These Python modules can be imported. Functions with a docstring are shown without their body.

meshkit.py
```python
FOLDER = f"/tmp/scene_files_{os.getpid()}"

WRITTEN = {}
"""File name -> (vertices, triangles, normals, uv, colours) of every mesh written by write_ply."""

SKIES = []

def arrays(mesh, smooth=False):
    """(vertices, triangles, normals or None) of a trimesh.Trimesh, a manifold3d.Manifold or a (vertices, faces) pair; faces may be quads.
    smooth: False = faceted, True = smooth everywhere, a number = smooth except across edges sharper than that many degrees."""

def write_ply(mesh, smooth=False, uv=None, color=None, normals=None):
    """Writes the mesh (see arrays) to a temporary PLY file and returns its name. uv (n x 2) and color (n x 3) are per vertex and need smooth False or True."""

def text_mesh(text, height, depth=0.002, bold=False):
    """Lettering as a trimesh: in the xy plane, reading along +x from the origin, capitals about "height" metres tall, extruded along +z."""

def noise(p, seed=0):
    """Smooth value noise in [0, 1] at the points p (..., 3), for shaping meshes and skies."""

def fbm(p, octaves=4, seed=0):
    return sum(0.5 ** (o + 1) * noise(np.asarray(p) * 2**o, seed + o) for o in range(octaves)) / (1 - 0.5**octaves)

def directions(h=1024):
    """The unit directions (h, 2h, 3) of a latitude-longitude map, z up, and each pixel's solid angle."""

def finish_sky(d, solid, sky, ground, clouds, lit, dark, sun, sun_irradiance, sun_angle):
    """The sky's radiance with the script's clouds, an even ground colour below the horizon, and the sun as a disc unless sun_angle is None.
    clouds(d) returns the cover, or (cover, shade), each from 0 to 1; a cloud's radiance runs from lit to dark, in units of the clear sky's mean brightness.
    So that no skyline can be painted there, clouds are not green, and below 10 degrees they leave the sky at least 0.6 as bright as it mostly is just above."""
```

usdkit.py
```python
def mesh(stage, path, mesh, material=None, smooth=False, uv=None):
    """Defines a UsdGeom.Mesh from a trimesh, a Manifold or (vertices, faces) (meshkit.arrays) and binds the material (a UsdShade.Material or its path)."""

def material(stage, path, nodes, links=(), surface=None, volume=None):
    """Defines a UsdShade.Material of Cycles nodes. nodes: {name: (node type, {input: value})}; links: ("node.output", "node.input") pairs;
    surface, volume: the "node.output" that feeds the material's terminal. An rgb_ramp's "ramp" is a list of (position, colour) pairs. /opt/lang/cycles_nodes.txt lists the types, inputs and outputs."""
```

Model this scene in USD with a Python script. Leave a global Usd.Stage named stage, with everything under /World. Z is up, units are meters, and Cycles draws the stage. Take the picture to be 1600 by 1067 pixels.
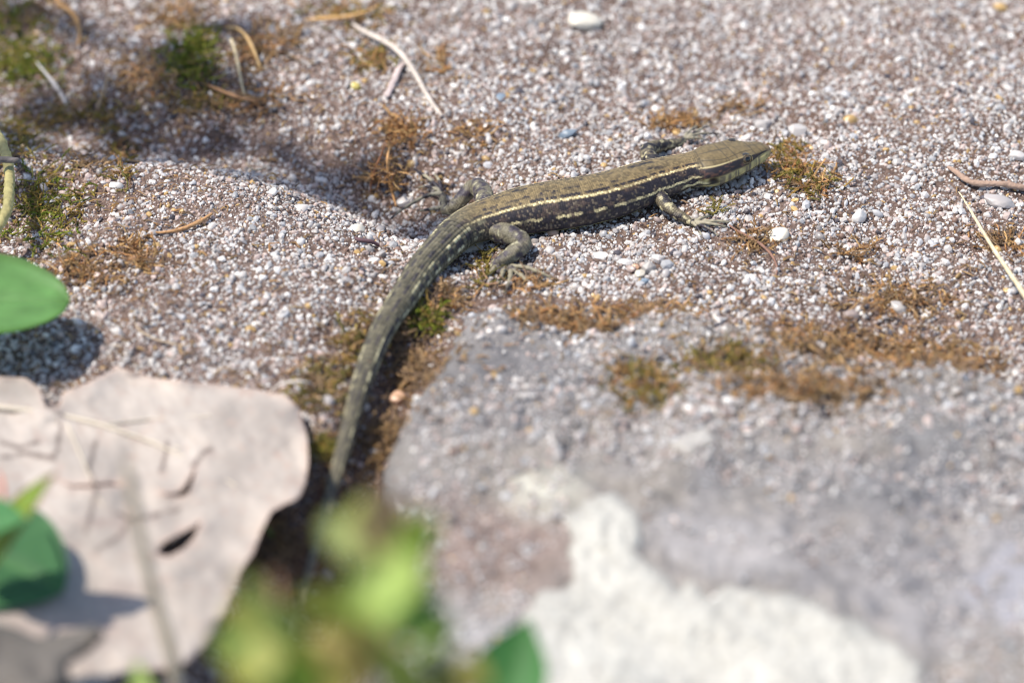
import math
import numpy as np
import trimesh, manifold3d, shapely
from scipy.interpolate import CubicSpline, PchipInterpolator
from scipy.spatial import Delaunay, cKDTree, ConvexHull
from shapely.geometry import Polygon, Point, LineString
from pxr import Usd, UsdGeom, UsdLux, UsdShade, Gf, Sdf, Vt
import usdkit, meshkit

stage = Usd.Stage.CreateInMemory()
UsdGeom.SetStageUpAxis(stage, 'Z'); UsdGeom.SetStageMetersPerUnit(stage, 1.0)
UsdGeom.Xform.Define(stage, '/World'); UsdGeom.Scope.Define(stage, '/World/Looks')
RNG = np.random.default_rng(7)
MM = 0.001

# ------------------------------------------------------------------ camera, sky, sun, exposure
PITCH, DIST, FRAME = math.radians(35), 0.62, 0.18          # looking down at the ground; frame is 18 cm wide at the lizard
EYE = np.array([0, -DIST * math.cos(PITCH), DIST * math.sin(PITCH)])
FOCAL = 36 * DIST / FRAME
FOCUS_PY, LENS_MM = 318, 13.5
EXPOSURE = 0.84
SUN_EL, SUN_DIR_XY, SUN_I, SKY_S = math.radians(61), (-0.93, -0.12), 1.0, 0.15

R_ = np.array([1.0, 0, 0]); F_ = np.array([0, math.cos(PITCH), -math.sin(PITCH)]); U_ = np.cross(R_, F_)
FPX = 1600 * DIST / FRAME


def ray(px, py):
    return F_ + R_ * ((px - 800) / FPX) + U_ * (-(py - 533.5) / FPX)


def at(px, py, z=0.0):
    d = ray(px, py)
    return EYE + d * ((z - EYE[2]) / d[2])


def at_many(px, py, z):
    d = F_ + R_ * ((np.asarray(px)[..., None] - 800) / FPX) + U_ * (-(np.asarray(py)[..., None] - 533.5) / FPX)
    return EYE + d * ((np.asarray(z) - EYE[2]) / d[..., 2])[..., None]


def at_depth(px, py, depth):
    return EYE + ray(px, py) * depth


cam = UsdGeom.Camera.Define(stage, '/World/camera')
m = Gf.Matrix4d(*[float(x) for r in (np.append(R_, 0), np.append(U_, 0), np.append(-F_, 0), np.append(EYE, 1)) for x in r])
cam.AddTransformOp().Set(m)
cam.CreateHorizontalApertureAttr(36.0); cam.CreateVerticalApertureAttr(36.0 * 682 / 1024); cam.CreateFocalLengthAttr(FOCAL)
cam.CreateClippingRangeAttr(Gf.Vec2f(0.01, 1000))
cam.CreateFStopAttr(FOCAL / LENS_MM)
cam.CreateFocusDistanceAttr(float(np.dot(at(800, FOCUS_PY, 0.003) - EYE, F_)))
cam.CreateExposureAttr(EXPOSURE)

sd = np.array([*(np.array(SUN_DIR_XY) / np.hypot(*SUN_DIR_XY) * math.cos(SUN_EL)), math.sin(SUN_EL)])
sun = UsdLux.DistantLight.Define(stage, '/World/sun')
zx = sd; xx = np.cross([0, 0, 1.0], zx); xx /= np.linalg.norm(xx); yx = np.cross(zx, xx)
sun.AddTransformOp().Set(Gf.Matrix4d(*[float(v) for r in (np.append(xx, 0), np.append(yx, 0), np.append(zx, 0), [0, 0, 5, 1]) for v in r]))
sun.CreateIntensityAttr(SUN_I); sun.CreateAngleAttr(0.5); sun.CreateNormalizeAttr(True); sun.CreateColorAttr(Gf.Vec3f(1.0, 0.945, 0.855))
dome = UsdLux.DomeLight.Define(stage, '/World/sky')
mat_sky = usdkit.material(stage, '/World/Looks/sky', {
    's': ('sky_texture', {'sky_type': 'single_scattering', 'sun_disc': False, 'sun_elevation': SUN_EL, 'sun_rotation': math.atan2(sd[0], sd[1]), 'altitude': 100.0}),
    'b': ('background_shader', {'strength': SKY_S})}, [('s.color', 'b.color')], surface='b.background')
UsdShade.MaterialBindingAPI.Apply(dome.GetPrim()).Bind(mat_sky)
dome.GetPrim().SetCustomDataByKey('kind', 'structure')

# ------------------------------------------------------------------ naming helpers
used = {}


def numbered(name, parent):
    n = used.get((parent, name), 0); used[(parent, name)] = n + 1
    return f'{parent}/{name}' + (f'_{n:03d}' if n else '')


def tag(p, label=None, cat=None, group=None, kind=None):
    p = p.GetPrim() if hasattr(p, 'GetPrim') else p
    for k, v in (('label', label), ('category', cat), ('group', group), ('kind', kind)):
        if v: p.SetCustomDataByKey(k, v)
    return p


def thing(name, label=None, cat=None, group=None, kind=None):
    return tag(UsdGeom.Xform.Define(stage, numbered(name, '/World')), label, cat, group, kind)


def obj(name, mesh, material, parent=None, smooth=False, color=None, **kw):
    path = numbered(name, str(parent.GetPath()) if parent is not None else '/World')
    g = usdkit.mesh(stage, path, mesh, material, smooth=smooth)
    if color is not None:
        UsdGeom.PrimvarsAPI(g).CreatePrimvar('tint', Sdf.ValueTypeNames.Color3fArray, 'vertex').Set(Vt.Vec3fArray.FromNumpy(np.asarray(color, np.float32)))
    g.CreateDoubleSidedAttr(True)
    return tag(g, **kw)


def M(name, nodes, links, surface):
    return usdkit.material(stage, '/World/Looks/' + name, nodes, links, surface=surface)


# ------------------------------------------------------------------ shape helpers
def tube(P, r, sides=8, samples=None, flat=1.0, spline=CubicSpline):
    """closed tapered tube through the points P (n,3) with radii r (n)"""
    P = np.asarray(P, float); r = np.broadcast_to(np.asarray(r, float), len(P))
    if samples:
        s = np.r_[0, np.cumsum(np.linalg.norm(np.diff(P, axis=0), axis=1))]
        q = np.linspace(0, s[-1], samples)
        P, r = (spline(s, P)(q) if len(P) > 2 else np.stack([np.interp(q, s, P[:, k]) for k in range(3)], 1)), PchipInterpolator(s, r)(q)
    T = np.gradient(P, axis=0); T /= np.linalg.norm(T, axis=1, keepdims=True) + 1e-12
    ref = np.array([0, 0, 1.0]) if abs(T[:, 2]).mean() < 0.85 else np.array([0, 1.0, 0])
    S = np.cross(T, ref); S /= np.linalg.norm(S, axis=1, keepdims=True) + 1e-12
    V = np.cross(S, T)
    a = np.linspace(0, 2 * np.pi, sides, endpoint=False)
    ring = P[:, None] + r[:, None, None] * (np.cos(a)[None, :, None] * S[:, None] + flat * np.sin(a)[None, :, None] * V[:, None])
    v = np.vstack([ring.reshape(-1, 3), P[:1] - T[:1] * r[0] * .6, P[-1:] + T[-1:] * r[-1] * .6])
    n = len(P); i, j = np.meshgrid(np.arange(n - 1), np.arange(sides), indexing='ij'); k = (j + 1) % sides
    i, j, k = i.ravel(), j.ravel(), k.ravel()
    f = np.vstack([np.c_[i * sides + j, (i + 1) * sides + k, i * sides + k], np.c_[i * sides + j, (i + 1) * sides + j, (i + 1) * sides + k]])
    jj = np.arange(sides); kk = (jj + 1) % sides; b = (n - 1) * sides
    f = np.vstack([f, np.c_[np.full(sides, n * sides), jj, kk], np.c_[np.full(sides, n * sides + 1), b + kk, b + jj]])
    return v, f


def join(parts):
    vs, fs, n = [], [], 0
    for v, f in parts:
        vs.append(v); fs.append(np.asarray(f) + n); n += len(v)
    return np.vstack(vs), np.vstack(fs)


def stone_shape(seed, n=16, sq=(1, .8, .6), angular=True):
    g = np.random.default_rng(seed)
    p = g.normal(size=(n, 3)); p /= np.linalg.norm(p, axis=1, keepdims=True)
    for _ in range(12):
        d = p[:, None] - p[None]; q = (d ** 2).sum(-1) + np.eye(n)
        p += .06 * (d / q[..., None] ** 1.5).sum(1); p /= np.linalg.norm(p, axis=1, keepdims=True)
    p = p * g.uniform(.82, 1.08, (n, 1)) * np.array(sq)
    h = trimesh.Trimesh(p, ConvexHull(p).simplices, process=False); h.fix_normals()
    return np.array(h.vertices), np.array(h.faces)


def rounded_stone(seed, sq=(1, .8, .6), sub=2, rough=.16, bumps=1.6):
    s = trimesh.creation.icosphere(subdivisions=sub)
    v = np.array(s.vertices); k = meshkit.fbm(v * bumps + seed * 7.3, 3, seed)
    d = np.abs(v @ (np.random.default_rng(seed).normal(size=(3, 5)))).max(1); d = d / d.mean()
    v = v * (1 - rough + 2 * rough * k[:, None]) / (d[:, None] ** .35) * np.array(sq)
    return v, np.array(s.faces)


def mixc(a, b, w):
    w = np.clip(w, 0, 1)[..., None]; return a * (1 - w) + b * w


# ------------------------------------------------------------------ the lie of the ground
def seg_dist(x, y, pts):
    """distance to a polyline and the fraction along it"""
    P = np.asarray(pts)[:, :2]; best = np.full(np.shape(x), 1e9); tt = np.zeros(np.shape(x)); n = len(P) - 1
    for i in range(n):
        a, d = P[i], P[i + 1] - P[i]
        t = np.clip(((x - a[0]) * d[0] + (y - a[1]) * d[1]) / (d @ d), 0, 1)
        q = np.hypot(x - a[0] - t * d[0], y - a[1] - t * d[1])
        w = q < best; best = np.where(w, q, best); tt = np.where(w, (i + t) / n, tt)
    return best, tt


CREV = [at(*p) for p in ((690, 470), (655, 530), (622, 610), (590, 690), (560, 770), (515, 850), (455, 930), (410, 1020), (380, 1120))]
HOLL = [at(*p) for p in ((-60, 40), (120, 150), (330, 190), (520, 235), (640, 285))]
SIDE = [at(*p) for p in ((735, 478), (705, 530), (668, 600), (630, 680), (598, 760), (590, 860), (585, 960), (570, 1090), (560, 1420))]


def H(x, y):
    x = np.asarray(x, float); y = np.asarray(y, float)
    p = np.stack([x, y, 0 * x], -1)
    near = np.exp(-(x ** 2 + y ** 2) / .35 ** 2)
    z = (meshkit.fbm(p * 22 + 3.1, 3, 5) - .5) * .010 + (meshkit.fbm(p * 130 + 9, 3, 8) - .5) * .0034
    z = z * near
    d, t = seg_dist(x, y, CREV)
    w = .0045 + .009 * t
    z = z - (.002 + .017 * np.clip(t * 1.15, 0, 1)) * np.exp(-(d / w) ** 2) * np.clip(t * 6 + .15, 0, 1)
    d, t = seg_dist(x, y, HOLL)
    z = z - .010 * np.exp(-(d / .014) ** 2)
    z = z + .006 * np.exp(-(np.hypot(x + .07, y - .012) / .035) ** 2) * 0.6
    dlc = at(150, 800); z = z - .0045 * np.exp(-(((x - dlc[0]) / .036) ** 2 + ((y - dlc[1]) / .030) ** 2) ** 2)
    return z


HS = .0006
_hx = np.arange(-.24, .2401, HS)
_HX, _HY = np.meshgrid(_hx, _hx, indexing='ij')
_HG = H(_HX, _HY)


def HF(x, y):
    """the ground height read off a fine grid"""
    u = np.clip((np.asarray(x) + .24) / HS, 0, len(_hx) - 2.001); v = np.clip((np.asarray(y) + .24) / HS, 0, len(_hx) - 2.001)
    i = np.floor(u).astype(int); j = np.floor(v).astype(int); a = u - i; b = v - j
    return _HG[i, j] * (1 - a) * (1 - b) + _HG[i + 1, j] * a * (1 - b) + _HG[i, j + 1] * (1 - a) * b + _HG[i + 1, j + 1] * a * b


def on(px, py, dz=0.0):
    z = 0.0
    for _ in range(6):
        p = at(px, py, z); z = float(HF(p[0], p[1])) + dz
    return at(px, py, z)


def project(p):
    q = np.asarray(p) - EYE; d = q @ F_
    return 800 + FPX * (q @ R_) / d, 533.5 - FPX * (q @ U_) / d


# ------------------------------------------------------------------ materials
def grain_mat(name, c, rough=.35, trans=.22, spread=.25, warm=0.0):
    c = np.array(c)
    return M(name, {
        'o': ('object_info', {}),
        'tc': ('texture_coordinate', {}),
        'n': ('noise_texture', {'scale': 1.7, 'detail': 3.0}),
        'r': ('rgb_ramp', {'ramp': [(0, c * (1 - spread * 1.3)), (.5, c), (1, np.minimum(c * (1 + spread * .7), .93))]}),
        'h': ('mix', {'mix_type': 'multiply', 'fac': .55}),
        'p': ('principled_bsdf', {'roughness': rough, 'specular_ior_level': .5}),
        't': ('translucent_bsdf', {}),
        'm': ('mix_closure', {'fac': trans})},
        [('o.random', 'r.fac'), ('tc.object', 'n.vector'), ('r.color', 'h.color1'), ('n.color', 'h.color2'), ('r.color', 'p.base_color'), ('r.color', 't.color'),
         ('p.BSDF', 'm.closure1'), ('t.BSDF', 'm.closure2')], 'm.closure')


GM = {
    'quartz': grain_mat('quartz_grain', (.60, .55, .505), .32, .36),
    'milky': grain_mat('milky_grain', (.78, .735, .68), .4, .32, .1),
    'grey': grain_mat('grey_grain', (.40, .36, .335), .35, .25),
    'blue': grain_mat('blue_grey_grain', (.50, .485, .475), .35, .34),
    'pink': grain_mat('pink_grain', (.50, .39, .34), .4, .28),
    'brown': grain_mat('brown_grain', (.20, .125, .092), .6, .15),
    'dust': grain_mat('dust_grain', (.36, .27, .23), .7, .15),
    'amber': grain_mat('amber_grain', (.52, .34, .14), .3, .3),
    'dark': grain_mat('dark_grain', (.07, .06, .065), .35, .05),
}

soil_mat = M('soil', {
    'g': ('geometry', {}),
    'n': ('noise_texture', {'scale': 900.0, 'detail': 4.0, 'roughness': .65}),
    'n2': ('noise_texture', {'scale': 45.0, 'detail': 3.0}),
    'v': ('voronoi_texture', {'scale': 700.0}),
    'r': ('rgb_ramp', {'ramp': [(.25, (.048, .032, .026)), (.5, (.115, .079, .064)), (.75, (.24, .185, .155))]}),
    'r2': ('rgb_ramp', {'ramp': [(.35, (.75, .68, .62)), (.65, (1, 1, 1))]}),
    'mx': ('mix', {'mix_type': 'multiply', 'fac': 1.0}),
    'b': ('bump', {'strength': .9, 'distance': .0006}),
    'p': ('principled_bsdf', {'roughness': .9, 'specular_ior_level': .2})},
    [('g.position', 'n.vector'), ('g.position', 'n2.vector'), ('g.position', 'v.vector'), ('n.fac', 'r.fac'), ('n2.fac', 'r2.fac'), ('r.color', 'mx.color1'), ('r2.color', 'mx.color2'),
     ('mx.color', 'p.base_color'), ('v.distance', 'b.height'), ('b.normal', 'p.normal')], 'p.BSDF')


def tint_mat(name, rough=.5, spec=.4, bump_scale=None, bump=.3, dist=.0002, trans=0.0, coat=0.0, vary=0.0, vscale=300.0):
    """a material whose own colour pattern is stored on the mesh"""
    nodes = {'a': ('attribute', {'attribute': 'tint'}), 'p': ('principled_bsdf', {'roughness': rough, 'specular_ior_level': spec})}
    links = []
    col = 'a.color'
    if coat: nodes['p'][1].update({'coat_weight': coat, 'coat_roughness': .2})
    if bump_scale or vary:
        nodes['g'] = ('geometry', {})
    if vary:
        nodes['nv'] = ('noise_texture', {'scale': vscale, 'detail': 4.0, 'roughness': .6}); nodes['rv'] = ('rgb_ramp', {'ramp': [(.3, (1 - vary,) * 3), (.7, (1 + 0 * vary,) * 3)]})
        nodes['mv'] = ('mix', {'mix_type': 'multiply', 'fac': 1.0})
        links += [('g.position', 'nv.vector'), ('nv.fac', 'rv.fac'), ('a.color', 'mv.color1'), ('rv.color', 'mv.color2')]; col = 'mv.color'
    if bump_scale:
        nodes['n'] = ('noise_texture', {'scale': bump_scale, 'detail': 3.0}); nodes['b'] = ('bump', {'strength': bump, 'distance': dist})
        links += [('g.position', 'n.vector'), ('n.fac', 'b.height'), ('b.normal', 'p.normal')]
    links.append((col, 'p.base_color'))
    if trans:
        nodes['t'] = ('translucent_bsdf', {}); nodes['m'] = ('mix_closure', {'fac': trans})
        links += [(col, 't.color'), ('p.BSDF', 'm.closure1'), ('t.BSDF', 'm.closure2')]
        return M(name, nodes, links, 'm.closure')
    return M(name, nodes, links, 'p.BSDF')


skin_mat = tint_mat('lizard_skin', .55, .30, vary=.15, vscale=2500)
deadleaf_mat = tint_mat('dead_leaf_skin', .7, .25, 500.0, .35, .0003, trans=.12, vary=.12, vscale=160)
leaf_mat = tint_mat('green_leaf_skin', .48, .25, 700.0, .2, .0002, trans=.56, vary=.18, vscale=250)
moss_mat = tint_mat('moss_strands', .75, .2, trans=.45, vary=.35, vscale=900)
twig_mat = tint_mat('twig_bark', .75, .25, 1500.0, .6, .0003, vary=.3, vscale=900)
stone_mat = tint_mat('slab_stone', .8, .25, 900.0, .9, .0006, vary=.35, vscale=1100)
lichen_mat = tint_mat('lichen_crust', .9, .15, 1400.0, .9, .0005, vary=.2, vscale=900)

# ------------------------------------------------------------------ ground sheet
ground = thing('ground', 'pale gritty ground of coarse weathered sand', 'ground', kind='structure')
fine = np.arange(-.155, .1551, .0012)
far = .155 + np.geomspace(.003, 60, 55)
gx = np.r_[-far[::-1], fine, far]
X, Y = np.meshgrid(gx, gx, indexing='ij')
Z = H(X, Y)
n = len(gx); i, j = np.meshgrid(np.arange(n - 1), np.arange(n - 1), indexing='ij'); q = (i * n + j).ravel()
obj('soil', (np.stack([X, Y, Z], -1).reshape(-1, 3), np.vstack([np.c_[q, q + n, q + n + 1], np.c_[q, q + n + 1, q + 1]])), soil_mat, ground, smooth=True)

# ------------------------------------------------------------------ stone slab, lower right
def pix_patch(outline, zfun, step=7.0, holes=(), thick=None, seed=0, jitter=.35, edge=None):
    """a sheet whose outline is given in picture pixels, standing at zfun; closed with a thickness when asked. Returns vertices, faces, the pixel of every vertex, and how deep inside the outline."""
    g = np.random.default_rng(seed)
    poly = Polygon(outline, holes).buffer(0)
    bd = []
    for ringx in [poly.exterior, *poly.interiors]:
        L = ringx.length; k = max(6, int(L / step)); bd += [ringx.interpolate(L * t / k).coords[0] for t in range(k)]
    x0, y0, x1, y1 = poly.bounds
    gx_, gy_ = np.meshgrid(np.arange(x0, x1, step), np.arange(y0, y1, step)); pts = np.c_[gx_.ravel(), gy_.ravel()] + g.uniform(-jitter, jitter, (gx_.size, 2)) * step
    shapely.prepare(poly); inner = poly.buffer(-step * .45)
    pts = pts[shapely.contains_xy(inner, pts[:, 0], pts[:, 1])]
    P = np.vstack([np.array(bd), pts]); tri = Delaunay(P).simplices
    c = P[tri].mean(1); tri = tri[shapely.contains_xy(poly, c[:, 0], c[:, 1])]
    e = shapely.distance(poly.boundary, shapely.points(P))
    V = at_many(P[:, 0], P[:, 1], zfun(P[:, 0], P[:, 1], e))
    a, b, c = (V[tri[:, k]] for k in range(3)); nz = np.cross(b - a, c - a)[:, 2]
    tri = np.where((nz < 0)[:, None], tri[:, ::-1], tri)
    if thick:
        n = len(V); W = V - np.array([0, 0, thick]); be = np.sort(np.vstack([tri[:, [0, 1]], tri[:, [1, 2]], tri[:, [2, 0]]]), axis=1)
        u, cnt = np.unique(be, axis=0, return_counts=True); keys = {tuple(x) for x in u[cnt == 1]}
        side = []
        for t in tri:
            for a_, b_ in ((t[0], t[1]), (t[1], t[2]), (t[2], t[0])):
                if (min(a_, b_), max(a_, b_)) in keys: side += [(a_, a_ + n, b_ + n), (a_, b_ + n, b_)]
        tri = np.vstack([tri, tri[:, ::-1] + n, np.array(side)]); V = np.vstack([V, W]); P = np.vstack([P, P]); e = np.r_[e, e]
    return V, tri, P, e


slab = thing('stone_slab', 'grey lichen spotted stone with a rounded edge, filling the lower right', 'stone')
side_xy = np.array(SIDE)[:, :2]
slab_poly = Polygon([*map(tuple, side_xy), (.22, side_xy[-1][1]), (.22, at(1600, 640)[1]), tuple(at(1600, 620)[:2]), tuple(at(1350, 560)[:2]), tuple(at(1050, 500)[:2]), tuple(at(860, 470)[:2])]).buffer(.0012).buffer(-.0012)


def slab_top(x, y, e):
    p = np.stack([x, y, 0 * x], -1)
    fade = np.clip((at(900, 500)[1] - y) / .05, 0, 1)
    return .0024 + .0062 * fade + (meshkit.fbm(p * 70 + 2, 4, 21) - .5) * .0052 + (meshkit.fbm(p * 420, 3, 23) - .5) * .0030 - .0045 * np.exp(-e / .0022)


st = .0011
bx0, by0, bx1, by1 = slab_poly.bounds
sx, sy = np.meshgrid(np.arange(bx0, min(bx1, .17), st), np.arange(by0, by1, st)); sp = np.c_[sx.ravel(), sy.ravel()] + RNG.uniform(-.3, .3, (sx.size, 2)) * st
sp = sp[shapely.contains_xy(slab_poly.buffer(-st * .5), sp[:, 0], sp[:, 1])]
bl = slab_poly.exterior.length; bd = np.array([slab_poly.exterior.interpolate(t).coords[0] for t in np.arange(0, bl, st)])
SP = np.vstack([bd, sp]); tri = Delaunay(SP).simplices; cc = SP[tri].mean(1); tri = tri[shapely.contains_xy(slab_poly, cc[:, 0], cc[:, 1])]
e = shapely.distance(slab_poly.exterior, shapely.points(SP))
zt = np.maximum(HF(SP[:, 0], SP[:, 1]) * .3, -.003) + slab_top(SP[:, 0], SP[:, 1], e)
V = np.c_[SP, zt]
skirt = np.c_[bd, np.full(len(bd), -.03)]; skirt[:, :2] += .0 
nb, n0 = len(bd), len(V)
ii = np.arange(nb); jj = (ii + 1) % nb
a, b, c = (V[tri[:, k]] for k in range(3)); tri = np.where((np.cross(b - a, c - a)[:, 2] < 0)[:, None], tri[:, ::-1], tri)
VV = np.vstack([V, skirt]); FF = np.vstack([tri, np.c_[ii, ii + n0, jj + n0], np.c_[ii, jj + n0, jj]])
PX = np.stack(project(VV), 1)
slab_tree = cKDTree(SP)


def slab_z(x, y):
    d, k = slab_tree.query(np.stack([np.atleast_1d(x), np.atleast_1d(y)], -1)); return zt[k]


def slab_z_soft(x, y):
    d, k = slab_tree.query(np.stack([np.atleast_1d(x), np.atleast_1d(y)], -1), k=36); return zt[k].mean(1)


def blob(px, py, cx, cy, rx, ry, soft=.35, warp=0.0):
    q = np.hypot((px - cx) / rx, (py - cy) / ry)
    return np.clip((1 + soft - q) / (2 * soft) + warp, 0, 1)


wn = (meshkit.fbm(np.c_[PX / 55, 0 * PX[:, 0]], 4, 3) - .5) * 2.2
wn2 = meshkit.fbm(np.c_[PX / 16, 0 * PX[:, 0]], 3, 4)
base = np.array([.225, .20, .175])
col = base * (.62 + .75 * wn2[:, None])
gl = np.clip(.5 + wn * 1.2 - .15, 0, 1)[:, None]
col = col * (1 - gl) + np.array([.185, .172, .165]) * (.8 + .4 * wn2[:, None]) * gl
for (cx, cy, rx, ry, c_, k_) in ((760, 590, 150, 80, (0.147, 0.138, 0.136), .85), (720, 510, 60, 40, (0.186, 0.171, 0.163), .8), (1480, 650, 140, 55, (0.157, 0.152, 0.150), .8), (1400, 760, 170, 50, (0.147, 0.142, 0.145), .8), (1230, 745, 160, 40, (0.186, 0.176, 0.172), .6), (1150, 850, 170, 65, (.27, .25, .24), .8),
                              (760, 860, 150, 80, (.20, .14, .115), .8), (850, 770, 70, 40, (.42, .40, .33), .6), (1480, 920, 180, 110, (0.265, 0.252, 0.255), .6), (1350, 860, 130, 60, (0.167, 0.157, 0.158), .6), (700, 1010, 120, 70, (.36, .35, .35), .6)):
    wgt = (blob(PX[:, 0], PX[:, 1], cx, cy, rx, ry, .4, wn * .45) * k_)[:, None]
    col = col * (1 - wgt) + np.array(c_) * (.7 + .6 * wn2[:, None]) * wgt
obj('stone', (VV, FF), stone_mat, slab, smooth=50 and True, color=col)


def slab_patch(name, outline, material, colour, lift, label, wob=.0008, step=6.0, seed=1):
    poly = Polygon(outline).buffer(14, quad_segs=4).buffer(-14)
    g = np.random.default_rng(seed)
    ext = np.array(poly.segmentize(8).exterior.coords)[:-1]
    nn = meshkit.fbm(np.c_[ext / 30, np.zeros(len(ext))], 3, seed) - .5
    cen = ext.mean(0); dirv = (ext - cen) / np.linalg.norm(ext - cen, axis=1, keepdims=True); ext = ext + dirv * nn[:, None] * min(46, .28 * math.sqrt(poly.area))

    def zf(px, py, d):
        z = .004 + 0 * px
        for _ in range(5):
            p = at_many(px, py, z); z = slab_z_soft(p[:, 0], p[:, 1])
        k = 1 - np.exp(-d / 7.0)
        return z - .0006 + lift * k + wob * k * meshkit.fbm(np.stack([px / 14, py / 10, 0 * px + seed], -1), 3, seed)
    V, f, P, e = pix_patch(ext, zf, step, seed=seed)
    c = np.array(colour) * (.62 + .46 * meshkit.fbm(np.c_[P / 12, 0 * P[:, 0]], 3, seed + 2)[:, None] + .32 * meshkit.fbm(np.c_[P / 60, 0 * P[:, 0]], 3, seed + 4)[:, None])
    c = mixc(c, np.broadcast_to([.20, .185, .17], c.shape), np.exp(-e / 9.0) * (meshkit.fbm(np.c_[P / 9, 0 * P[:, 0]], 2, seed + 6) + .2))
    obj(name, (V, f), material, slab, smooth=True, color=np.minimum(c, .85), label=label)


slab_patch('lichen_crust', [(905, 765), (965, 768), (1005, 800), (1005, 870), (1060, 915), (1150, 915), (1250, 925), (1330, 955), (1410, 1000), (1440, 1040), (1460, 1130), (830, 1130), (818, 990), (822, 935), (885, 905), (893, 870), (882, 820)], lichen_mat, (.40, .38, .335), .0012, 'thick cream white lichen crust', .0012, 6, 3)
slab_patch('lichen_crust', [(1010, 800), (1080, 790), (1170, 815), (1255, 860), (1275, 895), (1180, 905), (1080, 895), (1020, 870)], lichen_mat, (.27, .25, .24), .0007, 'thin grey lichen lens', .0005, 6, 5)
slab_patch('lichen_crust', [(1480, 900), (1560, 850), (1680, 830), (1690, 960), (1600, 990), (1500, 960)], lichen_mat, (.26, .25, .262), .0004, 'pale violet grey lichen', .0008, 7, 8)
slab_patch('lichen_crust', [(790, 745), (850, 735), (900, 755), (880, 790), (810, 785)], lichen_mat, (.44, .42, .35), .0004, 'small faint yellowish lichen spot', .0005, 5, 9)
slab_patch('lichen_crust', [(1060, 670), (1110, 665), (1125, 695), (1080, 715), (1040, 705)], lichen_mat, (.40, .37, .33), .0010, 'small white crumbly lichen', .0012, 5, 10)

# ------------------------------------------------------------------ sand: the grains
def grain_field(count, seed):
    g = np.random.default_rng(seed)
    x = g.uniform(-.145, .145, count); y = g.uniform(-.125, .165, count)
    return g, x, y


SHAPES = []
for k in range(5): SHAPES.append(stone_shape(100 + k, 15 + k, (1, .55 + .1 * k, .55 + .06 * k)))
for k in range(3):
    v_, f_ = rounded_stone(200 + k, (1, .9 - .1 * k, .75), 1, .22); SHAPES.append((v_, f_))
protos, pnames = [], []
sand = UsdGeom.PointInstancer.Define(stage, '/World/sand')
tag(sand, 'loose pale sand grains of quartz covering the ground', 'sand', kind='stuff')
mats = ['quartz', 'milky', 'grey', 'blue', 'pink', 'brown', 'dust', 'amber', 'dark']
for mi, mn in enumerate(mats):
    for si, (v_, f_) in enumerate(SHAPES):
        pth = f'/World/sand/grain_kinds/grain_{mi * 10 + si:03d}'
        usdkit.mesh(stage, pth, (v_, f_), GM[mn], smooth=(si >= 5)); protos.append(pth)
rel = sand.CreatePrototypesRel()
for p_ in protos: rel.AddTarget(p_)
COUNT = 360000
g, x, y = grain_field(COUNT, 11)
zs = HF(x, y)
px, py = project(np.stack([x, y, zs], -1))
on_slab = shapely.contains_xy(slab_poly.buffer(-.0006), x, y)
zs[on_slab] = np.maximum(zs[on_slab], slab_z(x[on_slab], y[on_slab]))
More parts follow.
